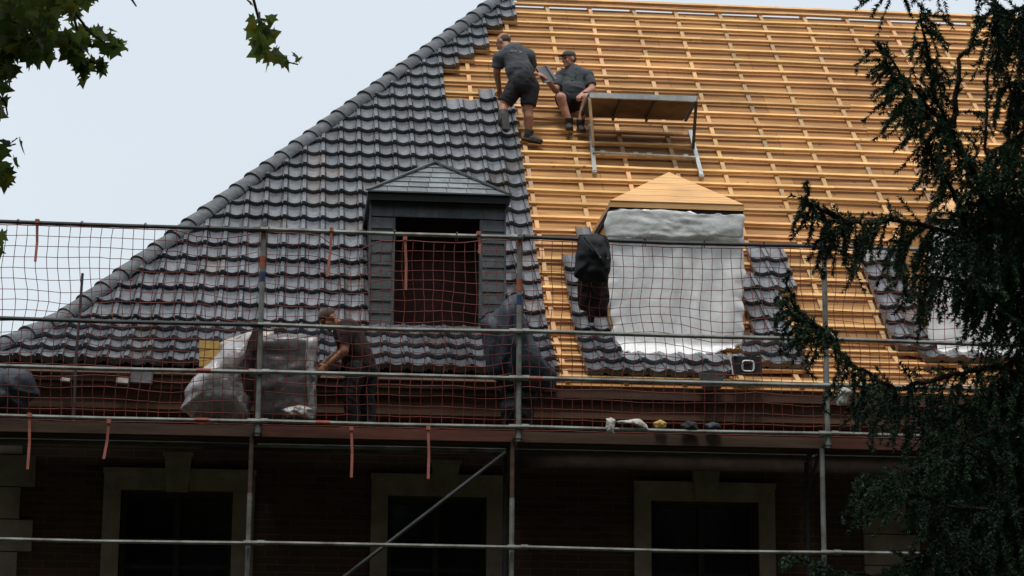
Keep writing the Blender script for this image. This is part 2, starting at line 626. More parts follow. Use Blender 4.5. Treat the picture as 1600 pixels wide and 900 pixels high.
for q in WINS:
    x0, x1, i0, i1, zt, zo, k0, k1, kt, kb = q
    f = MB()
    f.box(x0, i0, YWALL - 0.06, YWALL + 0.1, WSILL, zo)
    f.box(i1, x1, YWALL - 0.06, YWALL + 0.1, WSILL, zo)
    f.box(x0, x1, YWALL - 0.06, YWALL + 0.1, zo + 0.002, zt)
    f.box(x0 - 0.01, x1 + 0.01, YWALL - 0.09, YWALL - 0.062, zt - 0.05, zt + 0.01)
    f.box(x0 - 0.05, x1 + 0.05, YWALL - 0.11, YWALL + 0.1, WSILL - 0.1, WSILL - 0.002)
    win = f.build('window', M['stone'], house)
    k = MB()
    d = 0.03
    k.prism([Vector((k0, YWALL - 0.16, kt)), Vector((k1, YWALL - 0.16, kt)), Vector((k1 - d, YWALL - 0.16, kb)), Vector((k0 + d, YWALL - 0.16, kb))][::-1], Vector((0, 0.1, 0)))
    k.box(k0 - 0.02, k1 + 0.02, YWALL - 0.18, YWALL - 0.09, kt + 0.002, kt + 0.035)
    k.build('keystone', M['stone'], win)
    fr = MB()
    w_ = 0.05
    yy = YWALL + 0.2
    fr.box(i0, i0 + w_, yy, yy + 0.05, WSILL, zo)
    fr.box(i1 - w_, i1, yy, yy + 0.05, WSILL, zo)
    fr.box(i0 + w_, i1 - w_, yy, yy + 0.05, zo - w_, zo)
    fr.box(i0 + w_, i1 - w_, yy, yy + 0.05, WSILL, WSILL + w_)
    fr.box((i0 + i1) / 2 - 0.03, (i0 + i1) / 2 + 0.03, yy - 0.01, yy + 0.04, WSILL + w_, zo - w_)
    fr.box(i0 + w_, i1 - w_, yy, yy + 0.04, zo - 0.52, zo - 0.47)
    fr.build('frame', M['frame'], win)
    p = MB()
    p.box(i0 + 0.01, i1 - 0.01, yy + 0.055, yy + 0.06, WSILL + 0.01, zo - 0.01)
    p.build('pane', M['glass'], win)
# quoins
for (xa, xb) in ((at(-12, 740, YWALL).x, at(34, 740, YWALL).x), (at(1346, 740, YWALL).x, at(1412, 740, YWALL).x)):
    z = ztop - 0.02
    i = 0
    q_ = MB()
    while z > 0.3:
        h = 0.33
        ex = 0.0 if i % 2 else 0.14
        q_.box(xa, xb + ex, YWALL - 0.05, YWALL + 0.03, z - h + 0.012, z)
        z -= h
        i += 1
    q_.build('quoin_strip', M['stone'], house)
# eave: fascia, soffit, cornice
f = MB()
f.box(xcl, XR, YV + 0.02, YV + 0.05, ZV - 0.13, ZV - 0.015)
f.build('fascia_board', M['fascia'], house)
f = MB()
zc0, zc1 = at(810, 652, YV + 0.1).z, at(810, 622, YV + 0.1).z
f.box(xcl + 0.1, XR, YV + 0.10, YV + 0.14, zc0 + 0.06, zc1)
f.box(xcl + 0.08, XR, YV + 0.07, YV + 0.15, zc0, zc0 + 0.058)
f.box(xcl + 0.1, XR, YV + 0.14, YWALL, zc0 - 0.03, zc0 - 0.001)
f.build('cornice', M['cornice'], house)
f = MB()
f.tube([(xcl + 0.3, YV + 0.07, zc1 + 0.05), (XR, YV + 0.07, zc1 + 0.05)], 0.012, 6)
f.build('eave_rail', M['galv_dark'], house)

# dormer footprints
class D:
    pass
def dormer_geo(xl, xr, yb, yeave, apex, ov=0.10):
    d = D()
    m = (xl + xr) / 2
    p = roof(m, yb)
    d.Y = p.y
    d.xl, d.xr = at(xl, yb - 60, d.Y).x, at(xr, yb - 60, d.Y).x
    d.zb = p.z
    d.ze = at(m, yeave, d.Y).z
    d.sb = rs(m, yb)[1]
    d.se = (d.ze - ZE) / math.sin(RP)
    d.zapex = d.ze + 0.36
    # apex lies where its ray meets the height chosen for a pitch of about 33 degrees
    ray_ = ray(*apex)
    half = (d.xr - d.xl) / 2 + ov
    best = None
    for k in range(5, 120):
        yy = d.Y - ov + k * 0.01
        zz = at(apex[0], apex[1], yy).z
        pitch = math.atan2(zz - d.ze, k * 0.01)
        if best is None or abs(pitch - math.radians(36)) < best[0]:
            best = (abs(pitch - math.radians(36)), yy, zz)
    d.Ya, d.za = best[1], best[2]
    d.xa = (d.xl + d.xr) / 2
    d.ov = ov
    return d

D1 = dormer_geo(577, 788, 514, 306, (680, 256))
D2 = dormer_geo(955, 1158, 548, 322, (1045, 271))
D3 = dormer_geo(1456, 1668, 556, 340, (1560, 288))
DS = [D1, D2, D3]
def in_dormer(x, s, grow=0.0):
    for d in DS:
        if d.xl - grow < x < d.xr + grow and d.sb - 0.02 < s < d.se:
            return d
    return None

# boarding, in strips between the levels so that the dormers stay open
bd = MB()
lev = sorted([SE, SB, ST - 0.14] + [d.sb for d in DS] + [d.se for d in DS])
for i in range(len(lev) - 1):
    s0, s1 = lev[i], lev[i + 1]
    if s1 - s0 < 1e-4:
        continue
    cuts = sorted([(d.xl + 0.05, d.xr - 0.05) for d in DS if d.sb - 1e-4 <= s0 and s1 <= d.se + 1e-4])
    x = None
    segs = []
    for c in cuts:
        segs.append((x, c[0]))
        x = c[1]
    segs.append((x, XR))
    for a, b in segs:
        a0 = hip_x(s0) if a is None else a
        a1 = hip_x(s1) if a is None else a
        vs = [surf(a0, s0 + 1e-5), surf(b, s0 + 1e-5), surf(b, s1 - 1e-5), surf(a1, s1 - 1e-5)]
        if s0 >= SB - 1e-4:
            vs[0], vs[1] = surf(a0, max(s0, SB)), surf(b, max(s0, SB))
        bd.prism(vs, -nU * 0.02)
bd.build('roof_boarding', M['board'], house)
# the hidden slopes that close the roof
hb = MB()
r0 = surf(hip_x(ST - 0.14), ST - 0.14)
r1 = surf(XR, ST - 0.14)
yback = 2 * r0.y - YV + 0.4
hb.add([surf(hip_x(SE), SE), surf(hip_x(SB), SB), r0, Vector((r0.x, r0.y + 0.3, r0.z)), Vector((hip_x(SE), yback, ZV))], [(0, 1, 2, 3, 4)])
hb.add([Vector((r0.x, r0.y + 0.3, r0.z)), Vector((XR, r0.y + 0.3, r0.z)), Vector((XR, yback, ZV)), Vector((hip_x(SE), yback, ZV))], [(0, 1, 2, 3)])
hb.add([r0, Vector((r0.x, r0.y + 0.3, r0.z)), Vector((XR, r0.y + 0.3, r0.z)), r1], [(0, 1, 2, 3)])
hb.add([r1, Vector((XR, r0.y + 0.3, r0.z)), Vector((XR, yback, ZV)), surf(XR, SE), surf(XR, SB)], [(0, 1, 2, 3, 4)])
hb.build('rear_roof', M['hiptile'], house)
fl = MB()
fl.box(xcl + 0.4, XR - 0.4, YWALL + 0.4, YWALL + 12.9, ZV - 0.2, ZV - 0.15)
fl.build('attic_floor', M['dark'], house)

# tiled edge: right end of the finished area for each height on the roof
EDGE = [(-2, 808), (14, 808), (28, 808), (38, 787), (50, 766), (66, 766), (84, 744), (99, 722), (112, 699), (130, 698), (148, 699), (160, 700), (165, 803), (185, 805), (240, 812), (300, 822), (360, 832), (440, 845), (520, 858), (592, 868)]
def edge_x(s):
    # walk the pixel list and find where the slope distance matches
    pts = []
    for (py, px) in EDGE:
        x_, s_ = rs(px, py, 0.08)
        pts.append((s_, x_))
    pts.sort()
    if s <= pts[0][0]:
        return pts[0][1]
    for (sa, xa), (sb, xb) in zip(pts, pts[1:]):
        if sa <= s <= sb:
            return xa + (xb - xa) * (s - sa) / (sb - sa + 1e-9)
    return pts[-1][1]

# counter battens
xcb = roof(923.6, 20, 0.03).x
KC = []
x = xcb - 0.624 * 8
while x < XR:
    KC.append(x)
    x += 0.624
def spans(lo, hi, cuts):
    res = [(lo, hi)]
    for c0, c1 in cuts:
        n_ = []
        for a, b in res:
            if c1 <= a or c0 >= b:
                n_.append((a, b))
            else:
                if c0 > a: n_.append((a, c0))
                if c1 < b: n_.append((c1, b))
        res = n_
    return [r for r in res if r[1] - r[0] > 0.05]
for x in KC:
    if x > 12.2 or x < 1.2:
        continue
    s_lo = SE + 0.02
    m_ = MB()
    xx = x + R_.uniform(-0.012, 0.012)
    cuts = [(d.sb - 0.02, d.se + 0.05) for d in DS if d.xl - 0.06 < xx < d.xr + 0.06]
    s_hi = min(ST - 0.05, HS0 + (xx - HX0) / (HX1 - HX0) * (HS1 - HS0) - 0.15)
    for a, b in spans(s_lo, s_hi, cuts):
        m_ = MB()
        for a2, b2, pn in ((a, min(b, SB + 0.004), nL), (max(a, SB), b, nU)):
            s = a2
            while s < b2 - 0.03:
                e_ = min(b2, s + R_.uniform(2.2, 3.6))
                jx = R_.uniform(-0.006, 0.006)
                m_.bar(surf(xx + jx, s, 0.019), surf(xx + jx, e_ + 0.002, 0.019), 0.052, 0.034, pn)
                s = e_
        if m_.v:
            m_.build('counter_batten', M['counter'], house)
# battens
k = 0
s = S0 + STEP * math.floor((SE + 0.06 - S0) / STEP) + STEP
while s < ST - 0.05:
    right = XR if s > 5 else 13.0
    x_l = edge_x(s + 0.1) - 0.35
    if 6.1 < s < 9.5:
        x_l = min(x_l, rs(690, 150)[0] - 0.3)
    x_l = max(x_l, hip_x(s) + 0.12)
    cuts = [(d.xl - 0.02, d.xr + 0.02) for d in DS if d.sb - 0.05 < s < d.se + 0.03]
    for a, b in spans(x_l, right, cuts):
        x = a
        first = R_.uniform(2.5, 6.5)
        while x < b - 0.02:
            e_ = min(b, x + first)
            first = 7.0
            jz = R_.uniform(-0.004, 0.004)
            js = R_.uniform(-0.007, 0.007)
            nn_ = max(1, int((e_ - x) / 0.62))
            prev = None
            m_ = MB()
            for i in range(nn_ + 1):
                t = x + (e_ - x - 0.004) * i / nn_
                cur = surf(t, s + js + 0.004 * math.sin(t * 3 + k), 0.054 + jz + 0.003 * math.sin(t * 2.1 + k * 2))
                if prev is not None:
                    m_.bar(prev, cur, 0.050, 0.036, nU if s > SB else nL)
                prev = cur
            m_.build('batten', M['batten'], house)
            x = e_
    s += STEP
    k += 1
# ridge batten raised on blocks and the ridge board: sky shows through beneath it
rbm = MB()
for i in range(int((XR - 2.9) / 3.9) + 1):
    x0 = 2.9 + 3.9 * i
    rbm.bar(surf(x0, ST - 0.01, 0.075), surf(min(XR, x0 + 3.895), ST - 0.01, 0.075), 0.06, 0.045, nU)
rbm.build('ridge_batten', M['batten'], house)
rbm = MB()
rbm.box(hip_x(ST) + 0.2, XR, surf(0, ST).y + 0.04, surf(0, ST).y + 0.10, surf(0, ST).z + 0.035, surf(0, ST).z + 0.105)
for x in KC:
    if x > 2.5:
        rbm.box(x - 0.025, x + 0.025, surf(0, ST).y + 0.03, surf(0, ST).y + 0.06, surf(0, ST - 0.2).z - 0.02, surf(0, ST).z + 0.04)
rbm.build('ridge_board', M['counter'], house)

ef = MB()
ef.prism([surf(xcl, SE - 0.03, 0.012), surf(edge_x(SE) - 0.05, SE - 0.03, 0.012), surf(edge_x(SE) - 0.05, SE + 0.3, 0.012), surf(hip_x(SE + 0.3), SE + 0.3, 0.012)], nL * 0.02)
ef.box(xcl, edge_x(SE) - 0.05, YV - 0.012, YV + 0.015, ZV - 0.07, ZV + 0.03)
ef.build('eave_flashing', M['fascia'], house)

# ---- roof tiles
TW = 0.222
PROF = [(0.0, -0.010), (0.006, 0.004), (0.018, -0.003), (0.045, -0.011), (0.078, -0.015), (0.108, -0.011), (0.136, -0.002), (0.150, 0.006), (0.157, -0.009), (0.164, -0.009), (0.171, 0.010), (0.190, 0.014), (0.212, 0.011), (0.222, -0.010)]
XT0 = edge_x(3.0)                                          # tile columns counted from the finished edge
def add_tile(mb, x0, s0, xmin=-99, xmax=99, tone=None, hipcut=None):
    t0 = 0.104
    tilt = 0.056
    L_ = STEP + 0.05
    v = tone if tone is not None else R_.uniform(0.68, 1.22)
    br = R_.random()
    mb.col = (v, v, v, 1) if br > 0.10 else (v * 1.15, v * 0.98, v * 0.88, 1)
    jx, js, jo = R_.uniform(-0.002, 0.002), R_.uniform(-0.004, 0.004), R_.uniform(-0.002, 0.003)
    top, bot, upp = [], [], []
    for u, h in PROF:
        x = x0 + u + jx
        x = min(max(x, xmin), xmax)
        # front, mid, rear of the tile
        pf = surf(x, s0 + js, t0 + tilt + h * 1.3 + jo)
        pb = surf(x, s0 + js + 0.012, t0 + tilt + h * 1.3 - 0.078 + jo)
        pu = surf(x, s0 + L_ + js, t0 - 0.006 + h)
        if s0 < SB < s0 + L_:
            pu = surf(x, SB + 0.001, 0) + nU * 0.0
            pu = surf(x, s0 + L_ + js, t0 - 0.006 + h)
        top.append(pf)
        bot.append(pb)
        upp.append(pu)
    n = len(PROF)
    vs = upp + top + bot
    fs = []
    for i in range(n - 1):
        if abs(vs[i].x - vs[i + 1].x) < 1e-5 and abs(vs[n + i].x - vs[n + i + 1].x) < 1e-5:
            continue
        fs.append((n + i, n + i + 1, i + 1, i))
        fs.append((2 * n + i, 2 * n + i + 1, n + i + 1, n + i))
    # side closings
    fs.append((0, 2 * n, n))
    fs.append((n - 1, 2 * n - 1, 3 * n - 1))
    mb.add(vs, fs)

tl = MB()
srow = S0 - STEP + STEP * math.floor((SE - S0) / STEP) + STEP * 1.0
rows = []
s = S0 + STEP * math.ceil((SE - 0.06 - S0) / STEP)
s -= 0.0
while s < ST - 0.1:
    rows.append(s)
    s += STEP
for s in rows:
    ex = edge_x(s + STEP * 0.5)
    hx = hip_x(s + 0.16)
    j = math.floor((ex - XT0) / TW + 0.35)
    x = XT0 + TW * j - TW
    while x + TW > hx:
        d = in_dormer(x + TW / 2, s + 0.25, TW / 2 - 0.005)
        if d is D1:
            lo = x < D1.xl < x + TW
            hi = x < D1.xr < x + TW
            if lo:
                add_tile(tl, x, s, hx, D1.xl - 0.004)
            elif hi:
                add_tile(tl, x, s, D1.xr + 0.004, 99)
        else:
            add_tile(tl, x, s, hx, 99)
        x -= TW
# the single tile laid above the open courses, beside the crouching man
sx, ss = rs(747, 163, 0.08)
sr = rows[min(range(len(rows)), key=lambda i: abs(rows[i] - ss))]
add_tile(tl, XT0 + TW * round((sx - XT0) / TW), sr)
tl.build('tiled_area', M['tile'], house)
# patches of tile beside the raw dormers
def patch(poly, d):
    mb = MB()
    for s in rows:
        for c in range(-10, 60):
            x = XT0 + 0.07 + TW * c
            p = surf(x + TW / 2, s + 0.12, 0.08)
            px, py = proj(p)
            ins = False
            n = len(poly)
            for i in range(n):
                (xa, ya), (xb, yb) = poly[i], poly[(i + 1) % n]
                if (ya > py) != (yb > py) and px < (xb - xa) * (py - ya) / (yb - ya) + xa:
                    ins = not ins
            if not ins:
                continue
            q = in_dormer(x + TW / 2, s + 0.25, TW / 2)
            if q:
                if x < q.xl - 0.03:
                    add_tile(mb, x, s, -99, q.xl - 0.006)
                elif x + TW > q.xr + 0.03:
                    add_tile(mb, x, s, q.xr + 0.006, 99)
                continue
            add_tile(mb, x, s)
    return mb
patch([(888, 372), (960, 372), (962, 545), (1000, 560), (1165, 556), (1165, 388), (1210, 388), (1262, 560), (1242, 584), (925, 588), (905, 500)], D2).build('tile_patch', M['tile'], house)
patch([(1348, 400), (1462, 400), (1462, 560), (1700, 566), (1700, 584), (1440, 562), (1390, 545)], D3).build('tile_patch', M['tile'], house)

# ---- hip tiles
ht = [surf(hip_x(s), s, 0.10) for s in (SE - 0.05, SB, ST + 0.02)]
def hp(t):                                                 # arc length along the two straight pieces
    l0 = (ht[1] - ht[0]).length
    if t < l0:
        return ht[0].lerp(ht[1], t / l0)
    return ht[1] + (ht[2] - ht[1]).normalized() * (t - l0)
tot = (ht[1] - ht[0]).length + (ht[2] - ht[1]).length
t = 0
while t < tot - 0.1:
    a, b = hp(t), hp(t + 0.40)
    d = (b - a).normalized()
    sdv = d.cross(Vector((0, 0, 1))).normalized()
    u = sdv.cross(d)
    m_ = MB()
    vs = []
    n = 12
    sec = [(0.0, 0.126, 0.052), (0.03, 0.128, 0.052), (0.05, 0.124, 0.051), (1.0, 0.113, 0.032)]
    lift = R_.uniform(-0.004, 0.004)
    for (tt, r, of) in sec:
        c = a + (b - a) * tt + u * (of - 0.055 + lift)
        for i in range(n + 1):
            g_ = PI * i / n
            vs.append(c + sdv * (math.cos(g_) * r) + u * (math.sin(g_) * r * 0.92))
    for i in range(n + 1):
        g_ = PI * i / n
        vs.append(a + u * (-0.01 + lift) + sdv * (math.cos(g_) * 0.112) + u * (math.sin(g_) * 0.1 - 0.02))
    fs = []
    for r in range(3):
        for i in range(n):
            fs.append((r * (n + 1) + i, r * (n + 1) + i + 1, (r + 1) * (n + 1) + i + 1, (r + 1) * (n + 1) + i))
    for i in range(n):
        fs.append((4 * (n + 1) + i, 4 * (n + 1) + i + 1, i + 1, i))
    m_.add(vs, fs)
    m_.build('hip_tile', M['hiptile'], house, smooth=False)
    t += 0.335
# mortar bed under the hip tiles
m_ = MB()
m_.tube([ht[0] - nL * 0.06, ht[1] - nU * 0.06, ht[2] - nU * 0.06], 0.075, 8)
m_.build('hip_batten', M['hiptile'], house)

# ---- dormers
def slates(mb, a, b, c, n_rows, w, lift=0.006, th=0.005):
    """rows of slates on triangle a-b (eave) to c (apex)"""
    a, b, c = Vector(a), Vector(b), Vector(c)
    nrm = (b - a).cross(c - a).normalized()
    if nrm.z < 0 and abs(nrm.z) > 0.01:
        nrm = -nrm
    ex = (b - a).normalized()
    for r in range(n_rows):
        t0, t1 = r / n_rows, min(1, (r + 1.12) / n_rows)
        l0, r0_ = a.lerp(c, t0), b.lerp(c, t0)
        l1, r1_ = a.lerp(c, t1), b.lerp(c, t1)
        W = (r0_ - l0).length
        k = max(1, int(W / w) + 1)
        off = (r % 2) * w / 2
        xs_ = [0] + [off + w * i for i in range(1 if off == 0 else 0, k + 1) if 0.01 < off + w * i < W - 0.01] + [W]
        for x0, x1 in zip(xs_, xs_[1:]):
            v = R_.uniform(0.75, 1.3)
            mb.col = (v, v, v, 1)
            p0 = l0 + ex * (x0 + 0.003)
            p1 = l0 + ex * (x1 - 0.003)
            up = (l1 + r1_) / 2 - (l0 + r0_) / 2
            up = up - ex * up.dot(ex)
            def cl(p):
                q = p + up
                lo, hi = (l1 - l0).dot(ex), (r1_ - l0).dot(ex)
                m = (q - l0).dot(ex)
                return q + ex * (min(max(m, lo), hi) - m)
            q0, q1 = cl(p0), cl(p1)
            o = nrm * (lift + th + 0.008)
            vs = [p0 + o, p1 + o, q1 + nrm * lift, q0 + nrm * lift, p0 + nrm * 0.001, p1 + nrm * 0.001]
            mb.add(vs, [(0, 1, 2, 3), (4, 5, 1, 0), (4, 0, 3), (5, 2, 1)])

def roof_s_at_z(z):
    return (z - ZE) / math.sin(RP)
def dormer(d, finished):
    body_m = M['slate'] if finished else M['plank']
    b = MB()
    Yf, xl, xr, zb, ze = d.Y, d.xl, d.xr, d.zb, d.ze
    if finished:
        ol, orr = at(612, 430, Yf).x, at(753, 430, Yf).x
        ot, ob_ = at(680, 342, Yf).z, zb + 0.03
    else:
        ol, orr, ot, ob_ = xl + 0.16, xr - 0.16, ze - 0.3, zb + 0.05
    yb = Yf + 0.08
    zt = ze - 0.003
    b.box(xl, ol, Yf, yb, zb - 0.15, zt)
    b.box(orr, xr, Yf, yb, zb - 0.15, zt)
    b.box(ol, orr, Yf, yb, ot, zt)
    b.box(ol, orr, Yf, yb, zb - 0.15, ob_)
    dm = b.build('dormer', body_m, house)
    # cheeks
    yend = surf(0, d.se).y
    for xx, sx_ in ((xl, 1), (xr, -1)):
        x0, x1 = (xx, xx + 0.06) if sx_ > 0 else (xx - 0.06, xx)
        ck = MB()
        ck.prism([Vector((x0, yb, zb - 0.05)), Vector((x0, yb, zt)), Vector((x0, yend, zt)), Vector((x0, yend - 0.02, zt - 0.1))], Vector((x1 - x0, 0, 0)))
        ck.build('cheek', body_m, dm)
    if finished:
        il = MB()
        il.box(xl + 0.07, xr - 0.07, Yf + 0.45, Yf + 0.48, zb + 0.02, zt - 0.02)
        il.build('dim_backing', M['backing'], dm)  # added sheet, its dark red-brown stands in for the dim interior
        # slate cladding courses on jambs and head
        cl_ = MB()
        z = zb + 0.02
        rowi = 0
        hh = (ze - zb) / 11
        while z < ze - 0.05:
            zz = min(z + hh, ze - 0.02)
            if z + 0.02 < ot:
                for (a, c) in ((xl, ol), (orr, xr)):
                    v = R_.uniform(0.8, 1.2)
                    cl_.col = (v, v, v, 1)
                    cl_.prism([Vector((a + 0.002, Yf - 0.016, z)), Vector((c - 0.002, Yf - 0.016, z)), Vector((c - 0.002, Yf - 0.004, min(zz, ot))), Vector((a + 0.002, Yf - 0.004, min(zz, ot)))], Vector((0, 0.0040, 0)))
            else:
                a = xl
                while a < xr - 0.02:
                    c = min(xr, a + 0.25)
                    v = R_.uniform(0.8, 1.2)
                    cl_.col = (v, v, v, 1)
                    cl_.prism([Vector((a + 0.002, Yf - 0.016, z)), Vector((c - 0.002, Yf - 0.016, z)), Vector((c - 0.002, Yf - 0.004, zz)), Vector((a + 0.002, Yf - 0.004, zz))], Vector((0, 0.0040, 0)))
                    a = c
            z = zz
            rowi += 1
        cl_.build('slate_cladding', M['slate'], dm)
        tr = MB()
        tr.box(xl - 0.012, xl + 0.006, Yf - 0.03, Yf + 0.03, zb - 0.1, ze - 0.01)
        tr.box(xr - 0.006, xr + 0.012, Yf - 0.03, Yf + 0.03, zb - 0.1, ze - 0.01)
        tr.box(ol - 0.004, ol + 0.03, Yf - 0.006, Yf + 0.12, ob_, ot)
        tr.box(orr - 0.03, orr + 0.004, Yf - 0.006, Yf + 0.12, ob_, ot)
        tr.box(ol - 0.02, orr + 0.02, Yf - 0.05, Yf + 0.1, ob_ - 0.03, ob_ - 0.002)
        tr.build('opening_trim', M['slate_trim'], dm)
    # roof
    ov = d.ov
    so = 0.045 if finished else 0.03
    A = Vector((xl - so, Yf - ov, ze))
    B = Vector((xr + so, Yf - ov, ze))
    P = Vector((d.xa if not finished else at(680, 256, d.Ya).x, d.Ya, d.za))
    if not finished:
        P.x = at(1045, 271, d.Ya).x if d is D2 else d.xa
    yr = surf(0, roof_s_at_z(P.z)).y + 0.1
    ye2 = surf(0, d.se).y + 0.06
    Q = Vector((P.x, yr, P.z))
    A2, B2 = Vector((A.x, ye2, ze)), Vector((B.x, ye2, ze))
    dn = Vector((0, 0, -0.09 if finished else -0.055))
    r = MB()
    r.add([A, B, P, Q, A2, B2, A + dn, B + dn, A2 + dn, B2 + dn], [(0, 1, 2), (0, 2, 3, 4), (1, 5, 3, 2), (0, 6, 7, 1), (0, 4, 8, 6), (1, 7, 9, 5), (6, 8, 9, 7), (4, 3, 5, 9, 8)])
    rf = r.build('roof', M['slate'] if finished else M['plank'], dm)
    if finished:
        sl = MB()
        slates(sl, A, B, P, 6, 0.22)
        slates(sl, A2, A, P, 6, 0.22) if False else None
        sl.build('slates', M['slate_roof'], dm)
        tm = MB()
        for a, c in ((A, P), (B, P)):
            tm.bar(a + Vector((0, -0.01, 0.02)), c + Vector((0, -0.01, 0.025)), 0.06, 0.02)
        tm.bar(P + Vector((0, 0, 0.02)), Q + Vector((0, 0, 0.02)), 0.1, 0.03)
        tm.bar(A + Vector((0, -0.012, 0.004)), B + Vector((0, -0.012, 0.004)), 0.03, 0.014)
        tm.build('hip_flashing', M['slate_trim'], dm)
    else:
        # board joints on the hipped face and a near-black strip below the eave
        jn = MB()
        n = 5
        nr = (B - A).cross(P - A).normalized()
        for i in range(n):
            t0 = i / n + 0.004
            t1 = (i + 1) / n - 0.004
            p = [A.lerp(P, t0), B.lerp(P, t0), B.lerp(P, t1), A.lerp(P, t1)]
            jn.prism([q + nr * 0.002 for q in p], nr * 0.016)
        jn.build('roof_boards', M['plank'], dm)
        me_ = MB()
        me_.box(A.x + 0.01, B.x - 0.01, A.y + 0.012, A.y + 0.05, ze - 0.10, ze - 0.056)
        me_.bar(A + Vector((0.02, 0.03, -0.085)), A2 + Vector((0.02, 0, -0.085)), 0.03, 0.07)
        me_.bar(B + Vector((-0.02, 0.03, -0.085)), B2 + Vector((-0.02, 0, -0.085)), 0.03, 0.07)
        me_.build('dark_eave_strip', M['dark'], dm)
    return dm
dm1 = dormer(D1, True)
tag(dm1, 'finished slate-clad dormer with an open dark window hole')
dm2 = dormer(D2, False)
tag(dm2, 'raw timber dormer behind white sheeting')
dm3 = dormer(D3, False)
tag(dm3, 'raw timber dormer half hidden by the spruce')

# white sheeting hung over the raw dormers
t_ = MB()
yv = D2.Y - 0.16
t_.pillow([(952, 331), (975, 327), (1060, 331), (1110, 336), (1162, 338), (1164, 400), (1161, 470), (1163, 515), (1160, 538), (1135, 549), (1110, 556), (1075, 560), (1030, 563), (990, 560), (962, 552), (957, 520), (955, 490), (948, 470), (950, 440), (947, 400), (946, 360)], yv, 0.035, 0.02, amp=0.034, sharp=10, freq=2.2, stretch=(2.0, 1, 0.45), seed=1.3, rings=26, n=160, edge=0.045)
def rest_on_roof(mb):
    for i, v in enumerate(mb.v):
        ys = YE + (v[2] - ZE - 0.15 / math.cos(RP)) / math.tan(RP)
        if v[1] > ys:
            mb.v[i] = (v[0], ys - 0.004 * ((i * 7) % 3), v[2])
rest_on_roof(t_)
tarp_ = tag(t_.build('white_tarpaulin', M['tarp'], smooth=True), 'creased white sheeting hung over the middle dormer, its whole front in view', 'tarpaulin', 'sheets over the raw dormers')
t_ = MB()
t_.pillow([(950, 332), (968, 328), (1000, 327), (1060, 330), (1110, 335), (1163, 336), (1163, 352), (1161, 372), (1100, 371), (1050, 373), (1000, 370), (948, 372), (944, 352)], D2.Y - 0.255, 0.010, 0.01, amp=0.016, sharp=14, freq=4.0, stretch=(1.0, 1, 2.0), seed=6.6, rings=18, n=110, edge=0.02)
t_.build('top_flap', M['flap'], tarp_, smooth=True)
t_ = MB()
yv = D3.Y - 0.16
t_.pillow([(1452, 352), (1560, 358), (1670, 360), (1668, 460), (1668, 560), (1600, 585), (1520, 577), (1475, 570), (1455, 545), (1447, 500), (1450, 430)], yv, 0.035, 0.02, amp=0.03, sharp=10, freq=3.2, seed=4.3, rings=20, n=110, edge=0.03)
rest_on_roof(t_)
tag(t_.build('white_tarpaulin', M['tarp'], smooth=True), 'white sheeting over the right dormer, seen in bits behind the spruce', 'tarpaulin', 'sheets over the raw dormers')

# ------------------------------------------------------------------ scaffold
YS, YI = 21.9, 22.6
zr = lambda y, Y=YS, x=810: at(x, y, Y).z
ZTOP, ZM1, ZM2, ZD = zr(372), zr(519), zr(592), zr(668)
XP = [at(407, 520, YS).x, at(811, 520, YS).x, at(1290, 520, YS).x]
XP = [XP[0] - 3.07] + XP + [XP[2] + 3.07]
scf = thing('scaffold', (XP[2], YS, 0), 'galvanised tube scaffold with one boarded lift in front of the house', 'scaffold')
zlow = ZD - 0.14
for i, x in enumerate(XP):
    m_ = MB()
    m_.tube([(x, YS, zlow), (x, YS, ZTOP + 0.09)], 0.027, 10)
    m_.tube([(x, YS, zlow + 0.03), (x, YS, zlow + 0.12)], 0.036, 10)
    st_ = m_.build('standard', M['galv'], scf, smooth=False)
    if i in (1, 2):
        c = MB()
        zz = zr(455) if i == 2 else zr(430)
        c.tube([(x, YS, zz), (x, YS, zz + 0.12)], 0.0285, 10)
        c.build('paint_band', M['orange'], st_)
        c = MB()
        c.tube([(x, YS, zr(385)), (x, YS, zr(385) + 0.10)], 0.0285, 10)
        c.build('paint_band', M['orange'], st_)
        c = MB()
        c.tube([(x, YS, zz - 0.14), (x, YS, zz - 0.04)], 0.0285, 10)
        c.build('paint_band', M['blue'], st_)
    m_ = MB()
    xl_ = x - 0.055
    m_.tube([(xl_, YS + 0.03, 0.05), (xl_, YS + 0.03, zr(778))], 0.026, 10)
    if i != 3:
        m_.build('standard', M['galv'], scf)
        m_ = MB()
        m_.tube([(xl_, YS + 0.03, zr(778)), (xl_, YS + 0.03, zlow)], 0.023, 10)
        m_.build('standard', M['deck'], scf)
    else:
        m_.tube([(xl_, YS + 0.03, zr(778)), (xl_, YS + 0.03, zlow)], 0.026, 10)
        m_.build('standard', M['galv'], scf)
    m_ = MB()
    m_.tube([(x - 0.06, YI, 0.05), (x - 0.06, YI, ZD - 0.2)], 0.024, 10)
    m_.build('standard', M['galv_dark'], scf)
    m_ = MB()
    m_.box(x - 0.2, x + 0.1, YS - 0.1, YS + 0.1, 0, 0.02)
    m_.box(x - 0.2, x + 0.1, YI - 0.1, YI + 0.1, 0, 0.02)
    m_.build('base_plate', M['galv_dark'], scf)
    m_ = MB()
    m_.tube([(x - 0.03, YS, ZD - 0.12), (x - 0.03, YI + 0.05, ZD - 0.12)], 0.026, 8)
    m_.tube([(x - 0.05, YS + 0.1, ZD - 0.15), (x - 0.05, YI, ZD - 0.48)], 0.018, 8)
    m_.build('transom', M['galv_dark'], scf)
